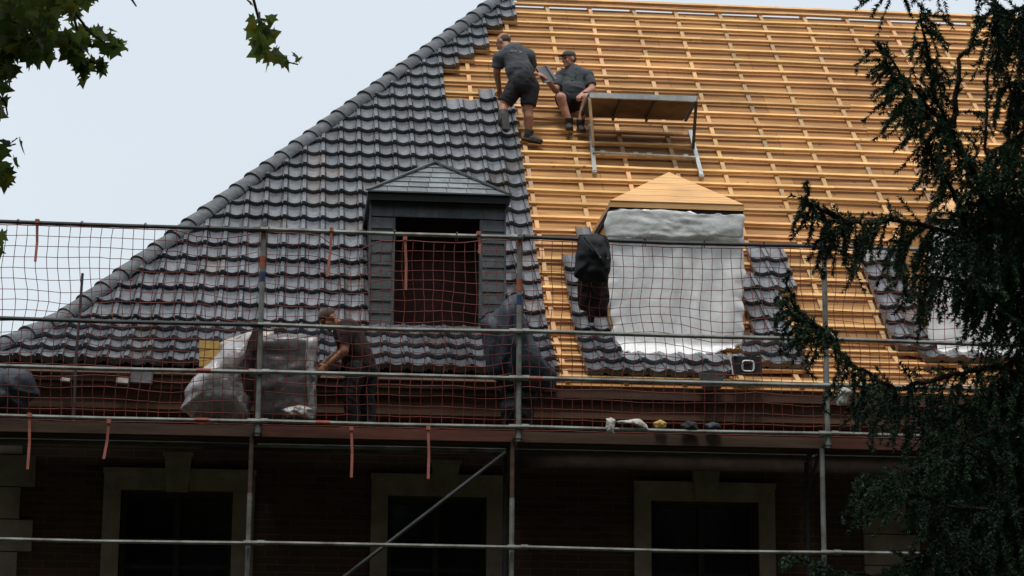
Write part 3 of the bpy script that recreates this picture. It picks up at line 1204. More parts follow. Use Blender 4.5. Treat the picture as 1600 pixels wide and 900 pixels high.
# rails
for i in range(4):
    a, b = XP[i], XP[i + 1]
    for zz, nm_, r in ((ZTOP, 'guard_rail', 0.021), (ZM1, 'guard_rail', 0.021), (ZM2, 'guard_rail', 0.021), (ZD, 'guard_rail', 0.019), (zr(856), 'guard_rail', 0.018)):
        m_ = MB()
        sag = R_.uniform(-0.012, 0.004)
        yo = YS - 0.035
        m_.tube([(a - 0.04, yo, zz + 0.006), (a + (b - a) * 0.5, yo, zz + sag), (b + 0.04, yo, zz)], r, 8)
        m_.tube([(a + 0.03, yo, zz + 0.004), (a + 0.1, yo, zz + 0.004)], r + 0.009, 8)
        m_.tube([(b - 0.1, yo, zz), (b - 0.03, yo, zz)], r + 0.009, 8)
        mt = M['galv']
        if i in (0, 2) and zz == ZTOP:
            mt = M['galv_dark']
        if i == 0 and zz == ZM1:
            mt = M['galv_dark']
        rail = m_.build(nm_, mt, scf)
        if (i, zz) in ((0, ZM2), (0, ZD), (1, ZD), (2, ZM2)):
            c = MB()
            t0 = {0: 0.80, 1: 0.22, 2: 0.03}[i]
            x0 = a + (b - a) * t0
            c.tube([(x0, yo, zz + 0.001), (x0 + 0.14, yo, zz + 0.001)], r + 0.004, 8)
            c.build('paint_band', M['redpaint'], rail)
    # inner ledger below the deck
    m_ = MB()
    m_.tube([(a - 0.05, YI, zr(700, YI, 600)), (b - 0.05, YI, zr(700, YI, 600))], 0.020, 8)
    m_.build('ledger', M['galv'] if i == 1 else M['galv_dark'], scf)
    # toe board and deck
    m_ = MB()
    m_.box(a + 0.03, b - 0.03, YS + 0.035, YS + 0.065, zr(690), zr(673))
    m_.build('toe_board', M['toe'] if i in (1, 3) else M['deck'], scf)
    for j in range(2):
        m_ = MB()
        y0 = YS + 0.075 + j * 0.31
        m_.box(a + 0.02, b - 0.02, y0, y0 + 0.30, ZD - 0.115, ZD - 0.07)
        m_.box(a + 0.02, b - 0.02, y0, y0 + 0.02, ZD - 0.155, ZD - 0.117)
        m_.build('deck_board', M['deck'], scf)
    m_ = MB()
    m_.box(a + 0.02, b - 0.02, YI + 0.04, YWALL - 0.14, ZD - 0.115, ZD - 0.07)
    m_.build('deck_board', M['deck'], scf)
    m_ = MB()
    m_.box(a + 0.02, b - 0.02, YI + 0.06, YI + 0.10, ZD - (0.30 if i >= 2 else 0.18), ZD - 0.12)
    m_.build('joist', M['darkwood'], scf)  # dark beam added to deepen the dark band under the deck
    # boards of the lift below
    m_ = MB()
    m_.box(a + 0.02, b - 0.02, YS + 0.07, YI, ZD - 2.11, ZD - 2.06)
    m_.build('deck_board', M['deck'], scf)
m_ = MB()
m_.tube([at(545, 896, YS + 0.06), at(790, 707, YS + 0.06)], 0.019, 8)
p0, p1 = at(545, 896, YS + 0.06), at(790, 707, YS + 0.06)
m_.tube([p0, p0 + (p0 - p1) * 0.5], 0.019, 8)
m_.build('diagonal_brace', M['galv_dark'], scf)
# the slender rod standing at the left
m_ = MB()
m_.tube([at(129, 427, 22.45), at(118, 575, 22.45), at(115, 668, 22.45)], 0.014, 8)
tag(m_.build('steel_rod', M['galv_dark']), 'thin dark rod standing upright behind the left net', 'rod')

# ------------------------------------------------------------------ nets
def net(x0, x1, seed, label, sags, straps):
    yN = YS + 0.045
    step = 0.102
    nx = int((x1 - x0) / step)
    ztop, zbot = ZTOP - 0.01, ZD - 0.02
    nz_n = int((ztop - zbot) / step)
    def P(i, j):
        u = i / nx
        x = x0 + (x1 - x0) * u
        f_ = j / nz_n
        sag = 0
        for (c, w_, dd) in sags:
            if abs(u - c) < w_:
                sag += dd * (1 - ((u - c) / w_) ** 2)
        z = ztop - (ztop - zbot) * f_ - sag * (1 - f_) ** 2
        q = Vector((x * 1.3, seed, z * 1.3))
        return Vector((x + 0.08 * noise.noise(q * 1.5) * math.sin(PI * f_) + 0.008 * noise.noise(q * 9), yN + 0.03 * noise.noise(q), z + 0.08 * noise.noise(q * 1.4 + Vector((9, 0, 0))) * math.sin(PI * f_) + 0.008 * noise.noise(q * 9 + Vector((4, 0, 0)))))
    G = [[P(i, j) for j in range(nz_n + 1)] for i in range(nx + 1)]
    m = MB()
    for i in range(nx + 1):
        m.tube(G[i], 0.0040, 3, cap=False)
    for j in range(nz_n + 1):
        m.tube([G[i][j] for i in range(nx + 1)], 0.0040 if j else 0.006, 3, cap=False)
    # border cord whipped over the top rail
    for i in range(0, nx, 6):
        c = G[i][0]
        m.tube([c, Vector((c.x + 0.01, YS - 0.07, ZTOP + 0.02)), Vector((c.x + 0.02, YS - 0.03, ZTOP + 0.035)), c + Vector((0.03, 0.01, 0))], 0.005, 4)
    org = Vector(((x0 + x1) / 2, yN, zbot))
    ob = thing('safety_net', org, label, 'net', 'red safety nets on the scaffold')
    m.build('mesh_panel', M['net'], ob)
    for (pxa, pya, pxb, pyb) in straps:
        a, b = at(pxa, pya, YS - 0.07), at(pxb, pyb, YS - 0.065)
        s_ = MB()
        mid = (a + b) / 2 + Vector((0.008, 0.01, 0))
        s_.bar(a, mid, 0.026, 0.004, Vector((0, -1, 0)))
        s_.bar(mid, b, 0.026, 0.004, Vector((0, -1, 0)))
        s_.box(a.x - 0.02, a.x + 0.02, a.y - 0.01, a.y + 0.06, a.z - 0.01, a.z + 0.03)
        s_.build('strap', M['strap'], ob)
    return ob
net(XP[0] + 0.03, XP[1] - 0.04, 1.1, 'red safety net at the left, open sky behind its upper part', [(0.86, 0.13, 0.07)], [(58, 347, 55, 409), (46, 650, 43, 733), (170, 660, 162, 717)])
net(XP[1] + 0.04, XP[2] - 0.03, 2.7, 'red safety net before the dark open dormer, sagging at its top edge', [(0.32, 0.12, 0.14), (0.5, 0.2, 0.05), (0.74, 0.14, 0.05)], [(518, 360, 511, 432), (633, 374, 634, 453), (748, 366, 749, 396), (549, 671, 549, 746), (669, 670, 669, 748)])
net(XP[2] + 0.03, XP[3] - 0.03, 3.9, 'red safety net before the white sheeting of the middle dormer', [(0.5, 0.3, 0.03)], [])
net(XP[3] + 0.03, XP[4] - 0.03, 5.2, 'red safety net at the right, mostly behind the spruce', [(0.4, 0.3, 0.05)], [])

# ------------------------------------------------------------------ things on the scaffold and roof
def soft(name, outline, y, front, mats, label, cat, **kw):
    m = MB()
    m.pillow(outline, y, front, **kw)
    return tag(m.build(name, mats, smooth=True), label, cat)

# plastic-wrapped pallet, film over a box of goods
wp = thing('wrapped_pallet', at(440, 668, 22.3), 'pallet of goods wrapped in shiny clear plastic film beside the left post', 'pallet')
m_ = MB()
x0, x1 = at(420, 600, 22.15).x, at(492, 600, 22.15).x
z0, z1 = ZD - 0.07, at(455, 524, 22.15).z
m_.pillow([(418, 524), (440, 520), (470, 522), (495, 526), (494, 560), (493, 610), (492, 655), (455, 660), (400, 658), (392, 600), (398, 560), (402, 530)], 22.2, 0.10, 0.25, amp=0.022, sharp=14, freq=3, stretch=(1.0, 1, 2.2), seed=2, edge=0.012, rings=16, n=90)
m_.build('film_wrap', M['film_dark'], wp, smooth=True)
m_ = MB()
m_.pillow([(480, 527), (496, 526), (495, 600), (494, 652), (484, 657), (480, 610), (477, 560)], 22.06, 0.03, 0.05, amp=0.03, sharp=3, freq=14, seed=5, edge=0.01, rings=8, n=50)
m_.pillow([(440, 640), (468, 632), (490, 640), (490, 656), (466, 650), (448, 652)], 22.05, 0.03, 0.03, amp=0.03, sharp=3, freq=16, seed=6, edge=0.01, rings=8, n=50)
m_.build('film_fold', M['film'], wp, smooth=True)
ls = soft('plastic_sheet', [(300, 590), (312, 578), (330, 565), (350, 540), (395, 518), (396, 560), (394, 600), (390, 655), (350, 656), (300, 654), (284, 640), (288, 612)], 22.25, 0.16, M['film'], 'billowing clear plastic sheet bunched at the left of the wrapped pallet', 'plastic sheet', back=0.15, amp=0.07, sharp=3, freq=3.2, stretch=(1.6, 1, 0.7), seed=8, edge=0.03, rings=16, n=90)
m_ = MB()
m_.pillow([(340, 535), (395, 516), (428, 518), (428, 592), (400, 600), (342, 580)], 22.45, 0.05, 0.1, amp=0.02, sharp=6, freq=5, seed=9, rings=12, n=60)
tag(m_.build('wrapped_bundle', M['film_light'], smooth=True), 'pale film-covered bundle behind the left scaffold post', 'bundle')
m_ = MB()
for j in range(3):
    a, b = at(312, 534 + j * 14, 22.5), at(342, 547 + j * 14, 22.5)
    m_.box(a.x, b.x, 22.42, 22.58, b.z, a.z)
a, b = at(312, 576, 22.5), at(342, 670, 22.5)
m_.box(a.x + 0.02, b.x - 0.02, 22.43, 22.57, ZD - 0.07, a.z - 0.002)
tag(m_.build('board_stack', M['yellow']), 'stack of yellow boards standing left of the plastic sheeting', 'boards')
soft('work_jacket', [(398, 505), (408, 512), (404, 560), (400, 590), (394, 625), (380, 610), (376, 580), (386, 540)], YS + 0.12, 0.04, M['maroon'], 'dark red jacket hanging on the left scaffold post', 'jacket', back=0.03, amp=0.02, freq=8, seed=3, edge=0.015)
soft('tarpaulin', [(812, 454), (822, 500), (838, 540), (872, 592), (865, 606), (830, 612), (790, 606), (765, 590), (757, 560), (748, 500), (760, 490), (780, 478), (797, 462)], 22.3, 0.12, M['bluetarp'], 'dark blue tarpaulin draped from the middle scaffold post', 'tarpaulin', back=0.1, amp=0.06, sharp=3, freq=4, seed=11, edge=0.03, stretch=(2.2, 1, 0.5), rings=16, n=90)
soft('tarpaulin', [(782, 600), (842, 600), (838, 625), (830, 668), (786, 668), (780, 635)], 22.4, 0.1, M['black'], 'black sheet heaped below the blue tarpaulin', 'sheet', back=0.1, amp=0.05, freq=6, seed=12, edge=0.02)
soft('tarpaulin', [(-30, 575), (48, 578), (58, 600), (64, 618), (44, 630), (42, 646), (0, 652), (-40, 655), (-60, 600)], 22.2, 0.18, M['bluetarp'], 'glossy dark blue sack lying at the far left end of the deck', 'sack', back=0.15, amp=0.06, freq=5, seed=13, edge=0.02, sharp=3)

# black backpack with hanging trousers on the top rail
bp_ = thing('backpack', at(925, 500, YS + 0.1), 'black backpack slung over the top rail left of the white sheeting', 'backpack')
m_ = MB()
m_.pillow([(905, 368), (925, 364), (945, 368), (953, 380), (955, 405), (952, 425), (948, 440), (915, 442), (897, 432), (899, 400)], YS - 0.10, 0.10, 0.10, amp=0.04, sharp=3, freq=6, seed=14, edge=0.015, rings=14, n=70)
m_.build('bag', M['black'], bp_, smooth=True)
m_ = MB()
for pts in ([(912, 370), (925, 385), (938, 402)], [(944, 369), (952, 385), (950, 404)]):
    m_ = MB()
    m_.tube([at(a, b, YS - 0.225) for a, b in pts], 0.010, 6)
    m_.ell(at(pts[2][0], pts[2][1] + 1, YS - 0.23), 0.014)
    m_.build('strap', M['galv_dark'], bp_)
soft('work_trousers', [(903, 430), (950, 430), (952, 470), (948, 495), (930, 494), (928, 505), (920, 506), (915, 488), (905, 484), (902, 460)], YS + 0.10, 0.04, M['maroon'], 'dark trousers hanging in the net below the black backpack', 'trousers', back=0.03, amp=0.03, freq=8, seed=15, edge=0.015)

# rags and small gear lying along the toe board
soft('rag', [(946, 655), (955, 652), (962, 656), (960, 668), (961, 680), (950, 676), (945, 668)], YS - 0.06, 0.03, M['rag'], 'white rag hanging over the deck edge, leftmost on the right bay', 'rag', back=0.02, amp=0.02, freq=14, seed=21, edge=0.012, n=40, rings=6)
soft('rag', [(962, 658), (984, 656), (1000, 654), (1012, 664), (1014, 672), (1000, 668), (985, 662), (965, 662)], YS - 0.06, 0.03, M['rag'], 'twisted white rag lying right of the hanging rag', 'rag', back=0.02, amp=0.02, freq=14, seed=22, edge=0.012, n=40, rings=6)
soft('glove', [(1020, 660), (1032, 656), (1042, 662), (1040, 669), (1024, 669)], YS + 0.0, 0.03, M['yellow'], 'yellow work glove lying on the deck edge', 'glove', back=0.02, amp=0.02, freq=14, seed=23, n=40, rings=6)
soft('tool_pouch', [(1062, 664), (1075, 656), (1088, 660), (1092, 674), (1080, 678), (1066, 672)], YS - 0.01, 0.05, M['black'], 'black tool pouch on the deck edge', 'tool pouch', back=0.03, amp=0.02, freq=12, seed=24, n=40, rings=6)
soft('cloth_bundle', [(1100, 664), (1112, 659), (1124, 662), (1128, 669), (1105, 671)], YS, 0.04, M['bluetarp'], 'blue grey cloth bundle lying right of the tool pouch', 'cloth', back=0.03, amp=0.02, freq=12, seed=25, n=40, rings=6)
soft('rag', [(1303, 618), (1310, 600), (1320, 600), (1334, 610), (1326, 620), (1322, 632), (1308, 634)], YS - 0.02, 0.04, M['rag'], 'white and blue rag tied beside the right scaffold post', 'rag', back=0.03, amp=0.03, freq=14, seed=26, n=40, rings=6)
# bucket at the eave
c = at(1112, 606, YV - 0.14)
m_ = MB()
m_.tube([c, c + Vector((0, 0, 0.01)), c + Vector((0, 0, 0.14)), c + Vector((0, 0, 0.16))], [0.10, 0.105, 0.135, 0.142], 18)
bk = thing('bucket', c, 'grey bucket standing under the eave battens below the middle dormer', 'bucket')
m_.build('bucket_body', M['bucket'], bk)
m_ = MB()
m_.tube([c + Vector((0.14 * math.cos(t), -0.03 * math.sin(t) - 0.10, 0.15 - 0.09 * math.sin(t))) for t in [PI * i / 10 for i in range(11)]], 0.004, 5)
m_.build('bucket_handle', M['galv_dark'], bk)
# radio
def low_px(px, py, off):
    d = ray(px, py)
    p0 = surf(0, SB, 0) + nL * off
    p = cC + d * ((p0 - cC).dot(nL) / d.dot(nL))
    return p
rx = low_px(1167, 570, 0.27)
rd = thing('radio', rx + Vector((0, 0, -0.11)), 'dark box radio with a pale square dial on the tiles below the middle dormer', 'radio')
m_ = MB()
m_.box(rx.x - 0.14, rx.x + 0.16, rx.y, rx.y + 0.12, rx.z - 0.095, rx.z + 0.09)
m_.build('case', M['black'], rd)
m_ = MB()
yq = rx.y - 0.012
pts = []
for i in range(24):
    t = 2 * PI * i / 24
    cx_, sx_ = math.cos(t), math.sin(t)
    k_ = (abs(cx_) ** 5 + abs(sx_) ** 5) ** (-1 / 5)
    pts.append(Vector((rx.x + 0.01 + 0.06 * cx_ * k_, yq, rx.z - 0.015 + 0.055 * sx_ * k_)))
pts.append(pts[0])
m_.tube(pts, 0.010, 6)
m_.build('dial_ring', M['white'], rd)
m_ = MB()
m_.bar(Vector((rx.x - 0.18, rx.y - 0.01, rx.z + 0.10)), Vector((rx.x - 0.15, rx.y - 0.01, rx.z - 0.11)), 0.012, 0.012)
m_.bar(Vector((rx.x - 0.18, rx.y - 0.01, rx.z + 0.10)), Vector((rx.x - 0.10, rx.y - 0.01, rx.z + 0.10)), 0.012, 0.012)
m_.build('handle', M['white'], rd)
# blocks lying on the cornice at the left
for i, (pa, pb, mt, lb) in enumerate((((183, 592), (201, 600), M['rag'], 'small white offcut lying at the left eave, before the taller block'), ((206, 577), (239, 600), M['bucket'], 'grey block standing on the left eave under the tiles'), ((96, 592), (110, 597), M['rag'], 'thin pale stick lying at the eave right of the blue sack'))):
    a, b = at(*pa, YV), at(*pb, YV)
    m_ = MB()
    m_.obox((a + b) / 2 + Vector((0, -0.02, 0)), Vector(((b.x - a.x) / 2, 0, -0.004)), Vector((0.0, 0.06, 0)), Vector((0.004, 0, (a.z - b.z) / 2)))
    tag(m_.build('offcut', mt), lb, 'offcut')

# ------------------------------------------------------------------ the roof platform
A0, A1 = rs(926, 199, 0.07), rs(1076, 214, 0.07)
sp_ = (A0[1] + A1[1]) / 2
back_l, back_r = surf(A0[0], sp_, 0.08), surf(A1[0] + 0.06, sp_, 0.08)
fl_ = at(921, 149, back_l.y - 0.78)
fr_ = at(1088, 155, back_l.y - 0.78)
zf = (fl_.z + fr_.z) / 2
fl_.z = fr_.z = zf
pf = thing('roof_platform', (fl_ + fr_) / 2 + Vector((0, 0.4, -0.9)), 'metal-framed work platform propped out from the battens beside the sitting man', 'platform')
bl, br = Vector((fl_.x, back_l.y, zf - 0.05)), Vector((fr_.x, back_l.y, zf - 0.05))
m_ = MB()
m_.prism([fl_ + Vector((0.03, 0.03, -0.01)), fr_ + Vector((-0.03, 0.03, -0.01)), br + Vector((-0.03, 0, -0.01)), bl + Vector((0.03, 0, -0.01))], Vector((0, 0, 0.02)))
m_.build('panel', M['ply'], pf)
m_ = MB()
m_.bar(fl_, fr_, 0.04, 0.065)
m_.build('front_rail', M['alu'], pf)
m_ = MB()
m_.bar(fl_ + Vector((0, 0.02, 0)), bl, 0.035, 0.05)
m_.build('side_rail', M['galv_dark'], pf)
m_ = MB()
m_.bar(fr_ + Vector((0, 0.02, 0)), br, 0.035, 0.05)
m_.build('side_rail', M['galv_dark'], pf)
for t in (0.3, 0.62):
    m_ = MB()
    m_.bar(fl_.lerp(fr_, t) + Vector((0, 0.03, -0.03)), bl.lerp(br, t) + Vector((0, 0, -0.03)), 0.03, 0.03)
    m_.build('joist', M['galv_dark'], pf)
def onroof(px, py, off): 
    return roof(px, py, off)
for top, a, mid, b in ((fl_, bl, None, (929, 268)), (fr_, br, (1081, 215), (1096, 275))):
    e_ = onroof(*b, 0.10)
    m_ = MB()
    st = onroof(922 if mid is None else 1078, 196 if mid is None else 205, 0.11)
    m_.bar(st, e_, 0.05, 0.04, nU)
    m_.bar(e_ + nU * 0.012, e_ - nU * 0.04, 0.06, 0.05)
    m_.build('roof_leg', M['alu'], pf)
    m_ = MB()
    m_.bar(top + Vector((0, 0.01, -0.03)), onroof(927 if mid is None else 1083, 228 if mid is None else 232, 0.13), 0.035, 0.03, Vector((0, -1, 0)))
    m_.build('prop', M['galv_dark'] if mid else M['alu'], pf)
m_ = MB()
ca, cb = onroof(926, 238, 0.14), onroof(1087, 246, 0.14)
m_.bar(ca, cb, 0.03, 0.025, nU)
for t in (0.1, 0.42, 0.55, 0.9):
    p = ca.lerp(cb, t)
    m_.bar(p - Vector((0.03, 0, 0)), p + Vector((0.03, 0, 0)), 0.06, 0.045, nU)
m_.build('cross_bar', M['alu'], pf)

# ------------------------------------------------------------------ people
def limb(m, pts, rs_):
    for (a, b, r0_, r1_) in zip(pts, pts[1:], rs_, rs_[1:]):
        m.tube([a, b], [r0_, r1_], 14)
        m.ell(a, r0_)
        m.ell(b, r1_)

def hand(m, wrist, direc, palm_n, s=1.0, curl=0.5, side=1):
    d = direc.normalized()
    n = (palm_n - d * palm_n.dot(d)).normalized()
    sd2 = d.cross(n) * side
    rot = Matrix((sd2, d, n)).transposed()
    c = wrist + d * 0.05 * s
    m.ell(c, (0.042 * s, 0.055 * s, 0.018 * s), rot)
    m.tube([wrist - d * 0.02, wrist + d * 0.03], [0.028 * s, 0.03 * s], 10)
    for i, (off, ln) in enumerate(((-0.03, 0.062), (-0.010, 0.075), (0.010, 0.078), (0.030, 0.070))):
        p = wrist + d * 0.092 * s + sd2 * off * s
        q = p + (d * math.cos(curl * 0.6) - n * math.sin(curl * 0.6)) * ln * 0.5 * s
        r = q + (d * math.cos(curl * 1.6) - n * math.sin(curl * 1.6)) * ln * 0.5 * s
        m.tube([p - d * 0.03, p, q, r], [0.010, 0.010, 0.0095, 0.0085], 8)
        m.ell(r, 0.0088)
    p = wrist + d * 0.03 * s + sd2 * 0.035 * s
    q = p + (sd2 * 0.75 + d * 0.6 - n * 0.2).normalized() * 0.035 * s
    r = q + (sd2 * 0.2 + d * 0.9 - n * 0.35).normalized() * 0.03 * s
    m.tube([p, q, r], [0.014, 0.012, 0.010], 8)
    m.ell(r, 0.0102)

def head(m, c, face, up, s=1.0):
    """c = centre of the head; face, up = directions"""
    f_ = face.normalized()
    u = (up - f_ * up.dot(f_)).normalized()
    r = f_.cross(u)
    rot = Matrix((r, f_, u)).transposed()
    P = lambda x, y, z: c + (r * x + f_ * y + u * z) * s
    E_ = lambda p, rad: m.ell(P(*p), tuple(q * s for q in rad), rot, 16, 12)
    E_((0, -0.008, 0.028), (0.075, 0.094, 0.088))
    E_((0, 0.018, -0.045), (0.058, 0.066, 0.066))
    E_((0, 0.062, -0.090), (0.030, 0.026, 0.022))
    E_((0, 0.098, -0.018), (0.012, 0.020, 0.026))
    E_((0, 0.108, -0.034), (0.017, 0.014, 0.011))
    E_((0, 0.080, 0.028), (0.052, 0.020, 0.012))
    E_((0, 0.086, -0.062), (0.024, 0.011, 0.007))
    E_((0.038, 0.066, -0.022), (0.020, 0.018, 0.018))
    E_((-0.038, 0.066, -0.022), (0.020, 0.018, 0.018))
    for sx in (-1, 1):
        E_((sx * 0.077, -0.008, -0.008), (0.010, 0.020, 0.032))
    return P, rot, r, f_, u

def face_bits(par, P, rot, s, m_eye):
    for sx in (-1, 1):
        e_ = MB()
        e_.ell(P(sx * 0.031, 0.083, 0.006), (0.012 * s, 0.008 * s, 0.007 * s), rot, 10, 8)
        e_.build('eye', m_eye, par, smooth=True)

def boot(m, ankle, toe_dir, up, s=1.0):
    t = toe_dir.normalized()
    u = (up - t * up.dot(t)).normalized()
    r = t.cross(u)
    rot = Matrix((r, t, u)).transposed()
    m.tube([ankle + u * 0.055, ankle - u * 0.03], [0.058 * s, 0.052 * s], 12)
    m.ell(ankle - u * 0.045, (0.046 * s, 0.058 * s, 0.042 * s), rot)
    m.ell(ankle + t * 0.075 * s - u * 0.055, (0.048 * s, 0.095 * s, 0.036 * s), rot)
    m.ell(ankle + t * 0.14 * s - u * 0.062, (0.050 * s, 0.06 * s, 0.030 * s), rot)
    m.obox(ankle + t * 0.055 * s - u * 0.088, r * 0.046 * s, t * 0.125 * s, u * 0.012)

VOX = 0.009
V = Vector
M['eye'] = mat('eye', (0.05, 0.04, 0.035), 0.3)

# --- man 1: bent over to the left on the battens, seen from behind
rY = roof(832, 222, 0.06).y
Y1 = rY - 0.16
hipc = at(818, 132, Y1 + 0.12)
man = thing('person', roof(820, 215, 0.06), 'balding man in dark grey T-shirt and black shorts bending over the edge of the tiles', 'person')
hL, hR = hipc + V((-0.085, 0.03, -0.01)), hipc + V((0.085, 0, -0.03))
ankR = roof(827, 210, 0.06) + V((0, -0.0, 0.0)); ankR = at(826, 209, roof(830, 222, 0.06).y - 0.02)
kneR = at(825, 170, ankR.y - 0.02)
kneL = at(787, 165, hipc.y + 0.05)
ankL = at(786, 190, kneL.y - 0.20)
sh = at(803, 85, hipc.y + 0.10)                             # base of the neck area
shL, shR = at(780, 90, sh.y + 0.02), at(826, 88, sh.y + 0.02)
nk = at(793, 76, sh.y + 0.06)
hd = at(787, 66, sh.y + 0.12)
elL = at(776, 113, shL.y + 0.05)
wrL = at(780, 139, shL.y + 0.16)
elR = at(832, 108, shR.y + 0.22)
wrR = at(812, 126, shR.y + 0.38)
belly = hipc.lerp(sh, 0.45)
b_m = MB()
limb(b_m, [hipc, belly, sh], [0.15, 0.15, 0.145])
limb(b_m, [shL, sh, shR], [0.075, 0.11, 0.075])
limb(b_m, [sh, nk, hd], [0.075, 0.065, 0.06])
limb(b_m, [hL, kneL, ankL], [0.098, 0.064, 0.042])
limb(b_m, [hR, kneR, ankR], [0.098, 0.066, 0.044])
limb(b_m, [kneR, kneR.lerp(ankR, 0.35) + V((0.005, -0.02, 0)), ankR], [0.060, 0.062, 0.04])
limb(b_m, [shL, elL, wrL], [0.062, 0.048, 0.032])
limb(b_m, [shR, elR, wrR], [0.062, 0.048, 0.032])
hand(b_m, wrL, (wrL - elL), V((0.2, -1, 0.2)))
hand(b_m, wrR, (wrR - elR), V((0, -1, 0)), side=-1)
P, rot, r_, f_, u_ = head(b_m, hd, V((-0.72, 0.62, -0.42)), (hd - nk) + V((-0.02, 0, 0.08)), 1.04)
bm_ob = b_m.build('body', M['skin_tan'], man, remesh=VOX, smooth_it=3)
face_bits(man, P, rot, 1.04, M['eye'])
hm = MB()
hm.ell(P(0, -0.022, 0.022), (0.079, 0.086, 0.078), rot, 16, 12)
hm.build('hair', M['hair'], man, smooth=True)
s_m = MB()
limb(s_m, [hipc.lerp(sh, 0.14), belly, sh], [0.165, 0.17, 0.158])
s_m.ell(belly + V((0, -0.03, 0)), (0.19, 0.15, 0.16))
limb(s_m, [shL + V((0.01, 0, 0)), sh, shR], [0.094, 0.135, 0.094])
s_m.tube([shL, shL.lerp(elL, 0.72)], [0.085, 0.076], 14)
s_m.tube([shR, shR.lerp(elR, 0.72)], [0.085, 0.076], 14)
s_m.build('shirt', M['shirt'], man, remesh=VOX, smooth_it=3)
p_m = MB()
for t_, dd_ in ((0.25, -0.005), (0.45, 0.0), (0.65, -0.004), (0.8, -0.008)):
    c = at(793 + 26 * t_, 79 + 2 * t_, sh.y - 0.150)
    p_m.obox(c + V((0, 0.0, dd_)), V((0.017, 0.0, 0.002)), V((0, 0.012, 0)), V((0, 0, 0.008)))
p_m.build('back_print', M['print'], man)
t_m = MB()
limb(t_m, [hipc + V((0, 0, 0.06)), hipc], [0.165, 0.168])
limb(t_m, [hL, hR], [0.125, 0.125])
t_m.tube([hL, hL.lerp(kneL, 0.86)], [0.125, 0.098], 14)
t_m.tube([hR, hR.lerp(kneR, 0.86)], [0.125, 0.100], 14)
t_m.build('shorts', M['shorts'], man, remesh=VOX, smooth_it=3)
f_m = MB()
boot(f_m, ankR, V((0.85, -0.25, -0.22)), V((0, 0, 1)), 1.05)
f_m.build('boot', M['boot'], man, remesh=VOX, smooth_it=2)
f_m = MB()
boot(f_m, ankL, V((0.1, -0.35, -1)), V((-0.2, 0.9, 0.4)), 1.05)
f_m.tube([kneL.lerp(ankL, 0.45), ankL], [0.072, 0.065], 12)
f_m.build('boot', M['boot'], man, remesh=VOX, smooth_it=2)

# --- man 2: sitting on the battens, handing a tile across
seatp = roof(893, 172, 0.06)
man = thing('person', seatp, 'sitting man in olive cap and dark grey T-shirt reaching out for the loose tile', 'person')
hipc = at(894, 158, seatp.y - 0.10)
Yh = hipc.y
hL, hR = hipc + V((-0.09, 0, 0)), hipc + V((0.09, 0, 0))     # L = left in the picture
kneL, kneR = at(876, 152, Yh - 0.42), at(917, 153, Yh - 0.40)
fy = roof(890, 203, 0.07).y
ankL, ankR = at(889, 190, fy - 0.05), at(907, 193, fy - 0.05)
sh = at(896, 117, Yh + 0.02)
shL, shR = at(877, 120, sh.y), at(918, 119, sh.y)
nk = at(893, 107, sh.y - 0.02)
hd = at(889, 93, sh.y - 0.05)
elL, wrL = at(868, 141, sh.y - 0.10), at(853, 124, sh.y - 0.28)
elR, wrR = at(925, 139, sh.y - 0.08), at(909, 148, sh.y - 0.36)
belly = hipc.lerp(sh, 0.45)
b_m = MB()
limb(b_m, [hipc, belly, sh], [0.145, 0.145, 0.13])
limb(b_m, [shL, sh, shR], [0.07, 0.10, 0.07])
limb(b_m, [sh, nk, hd], [0.07, 0.06, 0.055])
limb(b_m, [hL, kneL, kneL.lerp(ankL, 0.35) + V((0, 0.02, 0)), ankL], [0.095, 0.064, 0.058, 0.04])
limb(b_m, [hR, kneR, kneR.lerp(ankR, 0.35) + V((0, 0.02, 0)), ankR], [0.095, 0.064, 0.058, 0.04])
limb(b_m, [shL, elL, wrL], [0.060, 0.046, 0.030])
limb(b_m, [shR, elR, wrR], [0.060, 0.048, 0.032])
hand(b_m, wrL, (wrL - elL), V((0.5, -0.6, 0.6)))
hand(b_m, wrR, (wrR - elR), V((0, 0, 1)), side=-1, curl=0.9)
P, rot, r_, f_, u_ = head(b_m, hd, V((-0.85, -0.5, -0.12)), V((0, 0, 1)), 1.0)
b_m.build('body', M['skin'], man, remesh=VOX, smooth_it=3)
face_bits(man, P, rot, 1.0, M['eye'])
hm = MB()
hm.ell(P(0, -0.028, 0.010), (0.079, 0.080, 0.070), rot, 16, 12)
hm.build('hair', M['hair'], man, smooth=True)
c_m = MB()
c_m.ell(P(0, -0.006, 0.055), (0.083, 0.100, 0.068), rot, 18, 12)
c_m.ell(P(0, 0.105, 0.045), (0.066, 0.062, 0.012), rot, 16, 8)
c_m.build('cap', M['cap'], man, smooth=True)
s_m = MB()
limb(s_m, [hipc.lerp(sh, 0.10), belly, sh], [0.162, 0.168, 0.145])
s_m.ell(belly + V((0, -0.05, -0.02)), (0.17, 0.14, 0.15))
limb(s_m, [shL, sh, shR], [0.088, 0.125, 0.088])
s_m.tube([shL, shL.lerp(elL, 0.75)], [0.080, 0.074], 14)
s_m.tube([shR, shR.lerp(elR, 0.75)], [0.080, 0.076], 14)
s_m.build('shirt', M['shirt'], man, remesh=VOX, smooth_it=3)
p_m = MB()
c = at(896, 124, sh.y - 0.158)
p_m.obox(c, V((0.035, 0, 0.006)), V((0, 0.012, 0)), V((0, 0, 0.011)))
p_m.obox(c + V((0.025, 0, 0.06)), V((0.006, 0, 0.001)), V((0, 0.02, 0)), V((0.004, 0, 0.03)))
p_m.build('chest_print', M['green'], man)
t_m = MB()
limb(t_m, [hL, hipc, hR], [0.125, 0.15, 0.125])
t_m.tube([hL, hL.lerp(kneL, 0.84)], [0.12, 0.090], 14)
t_m.tube([hR, hR.lerp(kneR, 0.84)], [0.12, 0.090], 14)
